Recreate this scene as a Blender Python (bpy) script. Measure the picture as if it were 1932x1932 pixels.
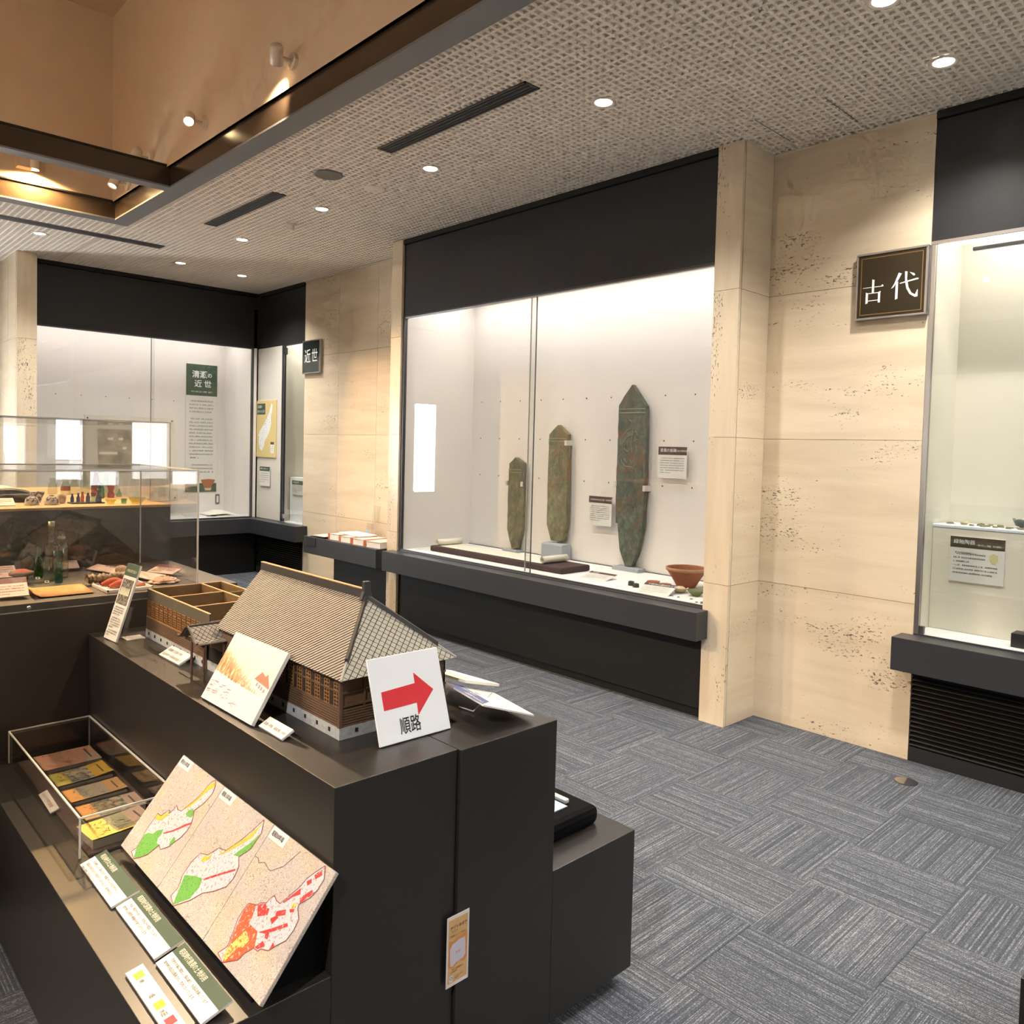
import bpy, math, random
from mathutils import Matrix, Vector
random.seed(7)
scene = bpy.context.scene
COL = scene.collection
for _o in list(bpy.data.objects):
    bpy.data.objects.remove(_o)

# ---------------------------------------------------------------- camera
cam_data = bpy.data.cameras.new('camera')
cam = bpy.data.objects.new('camera', cam_data)
COL.objects.link(cam)
CR = ((0.69248038, 0.72095668, 0.02631331),
      (0.04670828, -0.00840676, -0.9988732),
      (-0.7199231, 0.69292914, -0.03949616))
cam.matrix_world = Matrix(((CR[0][0], -CR[1][0], -CR[2][0], 0.0),
                           (CR[0][1], -CR[1][1], -CR[2][1], 0.0),
                           (CR[0][2], -CR[1][2], -CR[2][2], 1.65),
                           (0, 0, 0, 1)))
cam_data.sensor_fit = 'HORIZONTAL'
cam_data.sensor_width = 36.0
cam_data.lens = 1488.49 / 1932 * 36.0
cam_data.shift_x = (966 - 981.3) / 1932
cam_data.shift_y = (905.5 - 966) / 1932
cam_data.clip_start = 0.02
scene.camera = cam

# ---------------------------------------------------------------- world, exposure
world = bpy.data.worlds.new('world')
scene.world = world
world.use_nodes = True
world.node_tree.nodes['Background'].inputs[0].default_value = (1.0, 0.93, 0.85, 1)
world.node_tree.nodes['Background'].inputs[1].default_value = 0.05
vs = scene.view_settings
vs.view_transform = 'Standard'
vs.look = 'None'
vs.exposure = 0.42
vs.gamma = 1.0
vs.use_curve_mapping = False
scene.cycles.use_denoising = True
scene.cycles.use_adaptive_sampling = True
scene.cycles.adaptive_threshold = 0.12
scene.cycles.adaptive_min_samples = 12
scene.cycles.max_bounces = 6
scene.cycles.diffuse_bounces = 3
scene.cycles.glossy_bounces = 3
scene.cycles.transmission_bounces = 8
scene.cycles.transparent_max_bounces = 20
scene.cycles.caustics_reflective = False
scene.cycles.caustics_refractive = False
scene.cycles.sample_clamp_indirect = 4.0

# ---------------------------------------------------------------- large lights (the show-case tubes and windows)
def area_light(name, loc, rot, sx, sy, power, col):
    d = bpy.data.lights.new(name, 'AREA')
    d.shape = 'RECTANGLE'; d.size = sx; d.size_y = sy; d.energy = power; d.color = col
    o = bpy.data.objects.new(name, d); COL.objects.link(o)
    o.location = loc
    o.rotation_euler = [math.radians(a) for a in rot]
    return o
def spot_light(name, loc, target, power, col, angle=70, blend=0.6, radius=0.04):
    d = bpy.data.lights.new(name, 'SPOT')
    d.energy = power; d.color = col; d.spot_size = math.radians(angle); d.spot_blend = blend; d.shadow_soft_size = radius
    o = bpy.data.objects.new(name, d); COL.objects.link(o)
    o.location = loc
    o.rotation_euler = (Vector(target) - Vector(loc)).to_track_quat('-Z', 'Y').to_euler()
    return o
CASEW = (1.0, 0.94, 0.88)
area_light('case_tube_light', (-4.3, 4.62, 3.05), (4, 0, 0), 3.1, 0.60, 21, CASEW)
area_light('case_tube_light', (0.7, 4.74, 2.98), (9, 0, 0), 4.4, 0.34, 27, (1.0, 0.97, 0.90))
area_light('case_tube_light', (-8.6, 4.80, 2.98), (0, 0, 0), 0.45, 0.36, 5, (1.0, 0.96, 0.85))
area_light('case_tube_light', (-9.94, 3.25, 3.05), (0, 0, 0), 0.60, 2.3, 12.5, (1.0, 0.93, 0.88))
# tubes of the showcase across the room, behind the camera
area_light('case_tube_light', (-3.2, -2.75, 3.02), (-10, 0, 0), 5.0, 0.10, 95, CASEW)
# daylight from the window beside the left pillar
area_light('window_light', (-10.2, 0.72, 1.62), (0, -90, 0), 1.4, 0.38, 60, (0.95, 0.98, 1.0))
WARM = (1.0, 0.74, 0.47)
NEUTRAL = (1.0, 0.955, 0.88)

# ---------------------------------------------------------------- helpers
MATS = {}
def nodes_of(name):
    m = bpy.data.materials.new(name); m.use_nodes = True
    nt = m.node_tree; bs = nt.nodes['Principled BSDF']
    MATS[name] = m
    return m, nt, bs
def N(nt, t, **kw):
    n = nt.nodes.new(t)
    for k, v in kw.items():
        if k.startswith('i_'):
            n.inputs[k[2:].replace('_', ' ')].default_value = v
        else:
            setattr(n, k, v)
    return n
def L(nt, a, b):
    nt.links.new(a, b)
def plain(name, col, rough=0.5, metal=0.0, spec=0.5, noise=0.0, nscale=40.0, bump=0.0, emit=None, estr=0.0):
    m, nt, bs = nodes_of(name)
    bs.inputs['Base Color'].default_value = (*col, 1)
    bs.inputs['Roughness'].default_value = rough
    bs.inputs['Metallic'].default_value = metal
    bs.inputs['Specular IOR Level'].default_value = spec
    if emit:
        bs.inputs['Emission Color'].default_value = (*emit, 1)
        bs.inputs['Emission Strength'].default_value = estr
        m.cycles.emission_sampling = 'NONE'
    if noise or bump:
        tc = N(nt, 'ShaderNodeTexCoord')
        nz = N(nt, 'ShaderNodeTexNoise', i_Scale=nscale, i_Detail=4.0)
        L(nt, tc.outputs['Object'], nz.inputs['Vector'])
        if noise:
            mx = N(nt, 'ShaderNodeMixRGB', blend_type='MIX')
            mx.inputs[1].default_value = (*[c * (1 - noise) for c in col], 1)
            mx.inputs[2].default_value = (*[min(1, c * (1 + noise)) for c in col], 1)
            L(nt, nz.outputs['Fac'], mx.inputs[0]); L(nt, mx.outputs[0], bs.inputs['Base Color'])
        if bump:
            bp = N(nt, 'ShaderNodeBump', i_Strength=bump, i_Distance=0.002)
            L(nt, nz.outputs['Fac'], bp.inputs['Height']); L(nt, bp.outputs[0], bs.inputs['Normal'])
    return m
def glass(name, tint=(1, 1, 1), ior=1.45, rough=0.0, refl=1.0):
    m = bpy.data.materials.new(name); m.use_nodes = True; MATS[name] = m
    nt = m.node_tree; nt.nodes.clear()
    out = N(nt, 'ShaderNodeOutputMaterial'); mx = N(nt, 'ShaderNodeMixShader')
    tr = N(nt, 'ShaderNodeBsdfTransparent'); gl = N(nt, 'ShaderNodeBsdfGlossy'); fr = N(nt, 'ShaderNodeFresnel', i_IOR=ior)
    tr.inputs[0].default_value = (*tint, 1); gl.inputs['Roughness'].default_value = rough
    # the same interface seen from inside the sheet: keep the outside reflectance
    ge = N(nt, 'ShaderNodeNewGeometry'); io = N(nt, 'ShaderNodeMath', operation='MULTIPLY_ADD')
    io.inputs[1].default_value = 1 / ior - ior; io.inputs[2].default_value = ior
    L(nt, ge.outputs['Backfacing'], io.inputs[0]); L(nt, io.outputs[0], fr.inputs['IOR'])
    mu = N(nt, 'ShaderNodeMath', operation='MULTIPLY'); mu.inputs[1].default_value = refl
    L(nt, fr.outputs[0], mu.inputs[0]); L(nt, mu.outputs[0], mx.inputs[0])
    L(nt, tr.outputs[0], mx.inputs[1]); L(nt, gl.outputs[0], mx.inputs[2]); L(nt, mx.outputs[0], out.inputs[0])
    return m
def ramp(nt, fac, stops):
    r = N(nt, 'ShaderNodeValToRGB'); cr = r.color_ramp
    while len(cr.elements) < len(stops):
        cr.elements.new(0.5)
    for e, (p, c) in zip(cr.elements, stops):
        e.position = p; e.color = (*c, 1) if len(c) == 3 else c
    L(nt, fac, r.inputs[0])
    return r

class B:
    """collects polygons for one mesh"""
    def __init__(s): s.v = []; s.f = []
    def quad(s, *p):
        n = len(s.v); s.v += [tuple(q) for q in p]; s.f.append(tuple(range(n, n + len(p)))); return s
    def box(s, x0, x1, y0, y1, z0, z1):
        n = len(s.v)
        s.v += [(x0, y0, z0), (x1, y0, z0), (x1, y1, z0), (x0, y1, z0), (x0, y0, z1), (x1, y0, z1), (x1, y1, z1), (x0, y1, z1)]
        s.f += [tuple(n + i for i in q) for q in ((0, 3, 2, 1), (4, 5, 6, 7), (0, 1, 5, 4), (1, 2, 6, 5), (2, 3, 7, 6), (3, 0, 4, 7))]
        return s
    def prism(s, poly, a, b, axis='y'):
        """poly in the two other axes, extruded a..b along axis"""
        n = len(s.v); k = len(poly)
        def P(p, t):
            return {'y': (p[0], t, p[1]), 'x': (t, p[0], p[1]), 'z': (p[0], p[1], t)}[axis]
        s.v += [P(p, a) for p in poly] + [P(p, b) for p in poly]
        s.f.append(tuple(range(n, n + k))); s.f.append(tuple(range(n + 2 * k - 1, n + k - 1, -1)))
        for i in range(k):
            j = (i + 1) % k
            s.f.append((n + i, n + k + i, n + k + j, n + j))
        return s
    def lathe(s, prof, c=(0, 0, 0), seg=24, axis='z'):
        n = len(s.v); k = len(prof)
        for i in range(seg):
            a = 2 * math.pi * i / seg; ca, sa = math.cos(a), math.sin(a)
            for r, h in prof:
                if axis == 'z': p = (r * ca, r * sa, h)
                elif axis == 'y': p = (r * ca, h, r * sa)
                else: p = (h, r * ca, r * sa)
                s.v.append((c[0] + p[0], c[1] + p[1], c[2] + p[2]))
        for i in range(seg):
            j = (i + 1) % seg
            for q in range(k - 1):
                s.f.append((n + i * k + q, n + j * k + q, n + j * k + q + 1, n + i * k + q + 1))
        return s
    def tube(s, path, r, seg=8):
        n0 = len(s.v); m = len(path); pts = [Vector(p) for p in path]
        for i, p in enumerate(pts):
            d = (pts[min(i + 1, m - 1)] - pts[max(i - 1, 0)]).normalized()
            up = Vector((0, 0, 1)) if abs(d.z) < 0.9 else Vector((1, 0, 0))
            a = d.cross(up).normalized(); b = d.cross(a)
            for j in range(seg):
                t = 2 * math.pi * j / seg
                s.v.append(tuple(p + a * r * math.cos(t) + b * r * math.sin(t)))
        for i in range(m - 1):
            for j in range(seg):
                k = (j + 1) % seg
                s.f.append((n0 + i * seg + j, n0 + i * seg + k, n0 + (i + 1) * seg + k, n0 + (i + 1) * seg + j))
        s.f.append(tuple(n0 + j for j in range(seg))); s.f.append(tuple(n0 + (m - 1) * seg + j for j in range(seg - 1, -1, -1)))
        return s
    def poly(s, pts, z):
        n = len(s.v); s.v += [(p[0], p[1], z) for p in pts]; s.f.append(tuple(range(n, n + len(pts)))); return s
    def build(s, name, mat, parent=None, smooth=False, bevel=0.0, fix=False):
        off = Vector((0, 0, 0))
        if parent is not None and parent.get('_w'):
            off = parent.location
        me = bpy.data.meshes.new(name)
        me.from_pydata([(p[0] - off[0], p[1] - off[1], p[2] - off[2]) for p in s.v], [], s.f)
        if fix:
            import bmesh
            bm = bmesh.new(); bm.from_mesh(me); bmesh.ops.recalc_face_normals(bm, faces=bm.faces); bm.to_mesh(me); bm.free()
        me.materials.append(mat if not isinstance(mat, str) else MATS[mat])
        if smooth:
            me.polygons.foreach_set('use_smooth', [True] * len(me.polygons))
        me.update()
        o = bpy.data.objects.new(name, me); COL.objects.link(o)
        if parent is not None: o.parent = parent
        if bevel:
            md = o.modifiers.new('bevel', 'BEVEL'); md.width = bevel; md.segments = 2; md.limit_method = 'ANGLE'
        return o
def tag(o, label, cat, group=None, kind=None):
    o['label'] = label; o['category'] = cat
    if group: o['group'] = group
    if kind: o['kind'] = kind
    return o
def struct(o):
    o['kind'] = 'structure'; return o
def stuff(o):
    o['kind'] = 'stuff'; return o
def root(name, label, cat, loc=(0, 0, 0), group=None):
    """an Empty at a thing's base; its parts are given in world coordinates"""
    o = bpy.data.objects.new(name, None); COL.objects.link(o); o.location = loc; o.empty_display_size = 0.05
    o['_w'] = 1
    if label: tag(o, label, cat, group)
    return o
def board_root(name, label, cat, o, u, v, group=None):
    """an Empty whose local x runs along u, y along v and z out of the face"""
    u = Vector(u).normalized(); v = Vector(v).normalized(); n = u.cross(v)
    e = bpy.data.objects.new(name, None); COL.objects.link(e); e.empty_display_size = 0.05
    e.matrix_world = Matrix(((u.x, v.x, n.x, o[0]), (u.y, v.y, n.y, o[1]), (u.z, v.z, n.z, o[2]), (0, 0, 0, 1)))
    if label: tag(e, label, cat, group)
    return e
def text(parent, s, x, y, size, mat, align='LEFT', z=0.0008, name='lettering', sx=1.0, spacing=1.0, bold=0.0, lab=None):
    c = bpy.data.curves.new(name, 'FONT'); c.body = s; c.size = size; c.align_x = align; c.space_character = spacing
    c.resolution_u = 2; c.offset = bold
    t = bpy.data.objects.new(name, c); me = bpy.data.meshes.new_from_object(t)
    bpy.data.objects.remove(t); me.name = name
    for v in me.vertices:
        v.co.x = v.co.x * sx + x; v.co.y += y; v.co.z = z
    me.materials.clear(); me.materials.append(MATS[mat])
    o = bpy.data.objects.new(name, me); COL.objects.link(o); o.parent = FACE.get(parent.name, parent); stuff(o)
    if lab: o['label'] = lab
    return o
def marks(parent, x0, y0, w, n, pitch, ch, mat, z=0.0008, last=0.5, seed=1, name='body_text', indent=True, short=()):
    """rows of small character-like print too fine to read"""
    rn = random.Random(seed); b = B()
    for i in range(n):
        y = y0 - i * pitch; x = x0 + (ch if indent and i == 0 else 0)
        end = x0 + w * (last if i == n - 1 else (rn.uniform(0.5, 0.7) if i in short else 1.0))
        while x + ch <= end + 1e-6:
            k = rn.random()
            c = ch * 0.82
            if k < 0.06: x += ch * 0.7; continue
            th = ch * 0.15
            b.poly([(x, y), (x + c, y), (x + c, y + th), (x, y + th)], z)
            if k > 0.3: b.poly([(x + c * .1, y + c * .45), (x + c * .9, y + c * .45), (x + c * .9, y + c * .45 + th), (x + c * .1, y + c * .45 + th)], z)
            if k > 0.2: b.poly([(x, y + c * .85), (x + c, y + c * .85), (x + c, y + c * .85 + th), (x, y + c * .85 + th)], z)
            q = rn.choice((.1, .4, .7))
            b.poly([(x + c * q, y), (x + c * q + th, y), (x + c * q + th, y + c), (x + c * q, y + c)], z + 0.0001)
            x += ch
    return stuff(b.build(name, mat, FACE.get(parent.name, parent)))
FACE = {}
def slab(parent, w, h, t, mat, name='panel', x=0.0, y=0.0, z1=0.0, bevel=0.0):
    o = B().box(x, x + w, y, y + h, z1 - t, z1).build(name, mat, parent, bevel=bevel)
    FACE.setdefault(parent.name, o)
    return o
def patch(parent, x0, x1, y0, y1, mat, name, z=0.0004):
    return B().poly([(x0, y0), (x1, y0), (x1, y1), (x0, y1)], z).build(name, mat, parent)
def fan(poly):
    """ear-free triangulation for print outlines"""
    from mathutils.geometry import tessellate_polygon
    return tessellate_polygon([[Vector((p[0], p[1], 0)) for p in poly]])
def shape(parent, poly, mat, name, z=0.0006):
    b = B(); b.v = [(p[0], p[1], z) for p in poly]
    for t in fan(poly):
        a, c, d = [Vector((*poly[i], 0)) for i in t]
        b.f.append(tuple(t) if (c - a).cross(d - a).z > 0 else (t[0], t[2], t[1]))
    return b.build(name, mat, parent)

# ---------------------------------------------------------------- materials
def carpet():
    m, nt, bs = nodes_of('carpet'); bs.inputs['Roughness'].default_value = 0.95; bs.inputs['Specular IOR Level'].default_value = 0.1
    tc = N(nt, 'ShaderNodeTexCoord'); oi = N(nt, 'ShaderNodeObjectInfo')
    sp = N(nt, 'ShaderNodeSeparateXYZ'); L(nt, tc.outputs['Object'], sp.inputs[0])
    row = N(nt, 'ShaderNodeMath', operation='MULTIPLY'); row.inputs[1].default_value = 1 / 0.0029; L(nt, sp.outputs[1], row.inputs[0])
    fl = N(nt, 'ShaderNodeMath', operation='FLOOR'); L(nt, row.outputs[0], fl.inputs[0])
    rnd = N(nt, 'ShaderNodeMath', operation='MULTIPLY'); rnd.inputs[1].default_value = 91.0; L(nt, oi.outputs['Random'], rnd.inputs[0])
    ad = N(nt, 'ShaderNodeMath', operation='ADD'); L(nt, fl.outputs[0], ad.inputs[0]); L(nt, rnd.outputs[0], ad.inputs[1])
    wn = N(nt, 'ShaderNodeTexWhiteNoise', noise_dimensions='1D'); L(nt, ad.outputs[0], wn.inputs['W'])
    # along-thread breaks
    cx = N(nt, 'ShaderNodeCombineXYZ')
    xs = N(nt, 'ShaderNodeMath', operation='MULTIPLY'); xs.inputs[1].default_value = 14.0; L(nt, sp.outputs[0], xs.inputs[0])
    L(nt, xs.outputs[0], cx.inputs[0]); L(nt, ad.outputs[0], cx.inputs[1])
    nz = N(nt, 'ShaderNodeTexNoise', i_Scale=1.0, i_Detail=2.0); L(nt, cx.outputs[0], nz.inputs['Vector'])
    mu = N(nt, 'ShaderNodeMath', operation='MULTIPLY'); L(nt, wn.outputs['Value'], mu.inputs[0]); L(nt, nz.outputs['Fac'], mu.inputs[1])
    # fine speckle
    cy = N(nt, 'ShaderNodeCombineXYZ')
    x2 = N(nt, 'ShaderNodeMath', operation='MULTIPLY'); x2.inputs[1].default_value = 300.0; L(nt, sp.outputs[0], x2.inputs[0])
    f2 = N(nt, 'ShaderNodeMath', operation='FLOOR'); L(nt, x2.outputs[0], f2.inputs[0])
    L(nt, f2.outputs[0], cy.inputs[0]); L(nt, ad.outputs[0], cy.inputs[1])
    w2 = N(nt, 'ShaderNodeTexWhiteNoise', noise_dimensions='2D'); L(nt, cy.outputs[0], w2.inputs['Vector'])
    a2 = N(nt, 'ShaderNodeMath', operation='MULTIPLY_ADD'); a2.inputs[1].default_value = 0.42; L(nt, w2.outputs['Value'], a2.inputs[0]); L(nt, mu.outputs[0], a2.inputs[2])
    r = ramp(nt, a2.outputs[0], [(0.0, (0.040, 0.045, 0.056)), (0.30, (0.070, 0.077, 0.092)), (0.58, (0.105, 0.114, 0.133)), (0.86, (0.25, 0.262, 0.285))])
    L(nt, r.outputs[0], bs.inputs['Base Color'])
    bp = N(nt, 'ShaderNodeBump', i_Strength=0.25, i_Distance=0.002); L(nt, a2.outputs[0], bp.inputs['Height']); L(nt, bp.outputs[0], bs.inputs['Normal'])
carpet()
def travertine(name, vertical=False):
    m, nt, bs = nodes_of(name); bs.inputs['Roughness'].default_value = 0.22; bs.inputs['Specular IOR Level'].default_value = 0.35
    tc = N(nt, 'ShaderNodeTexCoord'); oi = N(nt, 'ShaderNodeObjectInfo')
    of = N(nt, 'ShaderNodeVectorMath', operation='SCALE'); cb = N(nt, 'ShaderNodeCombineXYZ')
    for i in range(3): L(nt, oi.outputs['Random'], cb.inputs[i])
    L(nt, cb.outputs[0], of.inputs[0]); of.inputs['Scale'].default_value = 17.0
    va = N(nt, 'ShaderNodeVectorMath', operation='ADD'); L(nt, tc.outputs['Object'], va.inputs[0]); L(nt, of.outputs[0], va.inputs[1])
    def mapped(sx, sz):
        mp = N(nt, 'ShaderNodeMapping')
        mp.inputs['Scale'].default_value = (sz, sz, sx) if vertical else (sx, sx, sz)
        L(nt, va.outputs[0], mp.inputs['Vector']); return mp.outputs[0]
    n1 = N(nt, 'ShaderNodeTexNoise', i_Scale=1.0, i_Detail=5.0, i_Roughness=0.6, i_Distortion=0.4); L(nt, mapped(0.8, 7.0), n1.inputs['Vector'])
    col = ramp(nt, n1.outputs['Fac'], [(0.25, (0.66, 0.535, 0.385)), (0.45, (0.73, 0.605, 0.44)), (0.6, (0.78, 0.66, 0.49)), (0.8, (0.71, 0.59, 0.435))])
    n2 = N(nt, 'ShaderNodeTexNoise', i_Scale=1.0, i_Detail=3.0, i_Roughness=0.7); L(nt, mapped(44.0, 110.0), n2.inputs['Vector'])
    n3 = N(nt, 'ShaderNodeTexNoise', i_Scale=1.0, i_Detail=3.0); L(nt, mapped(1.6, 5.0), n3.inputs['Vector'])
    ms = ramp(nt, n3.outputs['Fac'], [(0.48, (0, 0, 0)), (0.66, (1, 1, 1))])
    mm = N(nt, 'ShaderNodeMath', operation='MULTIPLY_ADD'); mm.inputs[1].default_value = 0.14; L(nt, ms.outputs[0], mm.inputs[0]); L(nt, n2.outputs['Fac'], mm.inputs[2])
    pit = ramp(nt, mm.outputs[0], [(0.715, (0, 0, 0)), (0.755, (1, 1, 1))])
    mx = N(nt, 'ShaderNodeMixRGB'); L(nt, pit.outputs[0], mx.inputs[0]); L(nt, col.outputs[0], mx.inputs[1]); mx.inputs[2].default_value = (0.16, 0.11, 0.07, 1)
    L(nt, mx.outputs[0], bs.inputs['Base Color'])
    rr = N(nt, 'ShaderNodeMath', operation='MULTIPLY_ADD'); rr.inputs[1].default_value = 0.6; rr.inputs[2].default_value = 0.22; L(nt, pit.outputs[0], rr.inputs[0]); L(nt, rr.outputs[0], bs.inputs['Roughness'])
    bp = N(nt, 'ShaderNodeBump', i_Strength=0.6, i_Distance=0.003, invert=True); L(nt, pit.outputs[0], bp.inputs['Height']); L(nt, bp.outputs[0], bs.inputs['Normal'])
travertine('travertine'); travertine('travertine_upright', True)
plain('ceiling', (0.86, 0.79, 0.71), 0.9, spec=0.2, noise=0.08, nscale=60)
plain('ceiling_back', (0.80, 0.73, 0.64), 0.9, spec=0.2)
plain('well_plaster', (0.58, 0.445, 0.325), 0.75, spec=0.3, noise=0.06, nscale=6, bump=0.35)
plain('room_wall', (0.74, 0.68, 0.58), 0.7)
plain('case_cloth', (0.80, 0.755, 0.72), 0.85, spec=0.2, noise=0.03, nscale=260, bump=0.25)
plain('case_cloth_green', (0.75, 0.70, 0.59), 0.85, spec=0.2, noise=0.03, nscale=260, bump=0.25)
plain('case_board', (0.66, 0.63, 0.57), 0.8, spec=0.2)
plain('deck_white', (0.86, 0.86, 0.85), 0.6)
plain('fascia', (0.022, 0.022, 0.024), 0.42, spec=0.4)
plain('charcoal', (0.032, 0.034, 0.040), 0.38, spec=0.5)
plain('black_panel', (0.012, 0.012, 0.012), 0.55, spec=0.3)
plain('plinth_black', (0.021, 0.0185, 0.017), 0.33, spec=0.5, noise=0.05, nscale=8)
plain('steel_brown', (0.035, 0.024, 0.016), 0.22, metal=0.0, spec=0.8, noise=0.15, nscale=30)
plain('steel_grey', (0.16, 0.16, 0.17), 0.45, metal=0.2)
plain('alloy', (0.55, 0.55, 0.56), 0.3, metal=1.0)
plain('dark_alloy', (0.10, 0.10, 0.11), 0.35, metal=0.7)
plain('fixture_white', (0.70, 0.62, 0.52), 0.4)
plain('white_board', (0.84, 0.86, 0.88), 0.35, spec=0.4)
plain('card_white', (0.74, 0.72, 0.68), 0.5)
plain('card_edge', (0.70, 0.69, 0.66), 0.6)
plain('ink', (0.015, 0.015, 0.017), 0.6)
plain('ink_soft', (0.09, 0.085, 0.08), 0.7)
plain('ink_red', (0.30, 0.05, 0.05), 0.7)
plain('white_print', (0.86, 0.87, 0.84), 0.6)
plain('cream_print', (0.82, 0.74, 0.58), 0.6)
plain('sign_red', (0.70, 0.012, 0.025), 0.4)
plain('head_green', (0.045, 0.085, 0.055), 0.55)
plain('head_brown', (0.085, 0.040, 0.035), 0.55)
plain('head_umber', (0.075, 0.055, 0.035), 0.5)
plain('sign_umber', (0.040, 0.030, 0.018), 0.10, spec=0.6)
plain('sign_green', (0.020, 0.028, 0.024), 0.15, spec=0.6)
plain('gold', (0.32, 0.19, 0.06), 0.4, metal=0.4)
plain('acrylic_edge', (0.66, 0.63, 0.58), 0.25, spec=0.6)
plain('lamp_glow', (1, 1, 1), 0.5, emit=(1.0, 0.98, 0.95), estr=9.0)
plain('lamp_glow_warm', (1, 1, 1), 0.5, emit=(1.0, 0.72, 0.36), estr=14.0)
plain('tube_glow', (1, 1, 1), 0.5, emit=(0.92, 1.0, 0.98), estr=3.5)
plain('window_glow', (1, 1, 1), 0.5, emit=(0.92, 0.97, 1.0), estr=9.0)
glass('pane_glass', (0.965, 0.975, 0.97), 1.48)
glass('acrylic', (0.975, 0.97, 0.96), 1.49)
glass('clear_bottle', (0.80, 0.86, 0.78), 1.9)
glass('green_bottle', (0.20, 0.60, 0.16), 1.8)
glass('teal_bottle', (0.16, 0.52, 0.36), 1.8)
glass('brown_bottle', (0.52, 0.14, 0.05), 1.6)
glass('amber_bottle', (0.62, 0.22, 0.08), 1.6)
glass('blue_bottle', (0.10, 0.14, 0.48), 1.6)
glass('aqua_bottle', (0.55, 0.75, 0.62), 1.6)
glass('yellow_glass', (0.85, 0.85, 0.35), 1.6)
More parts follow.
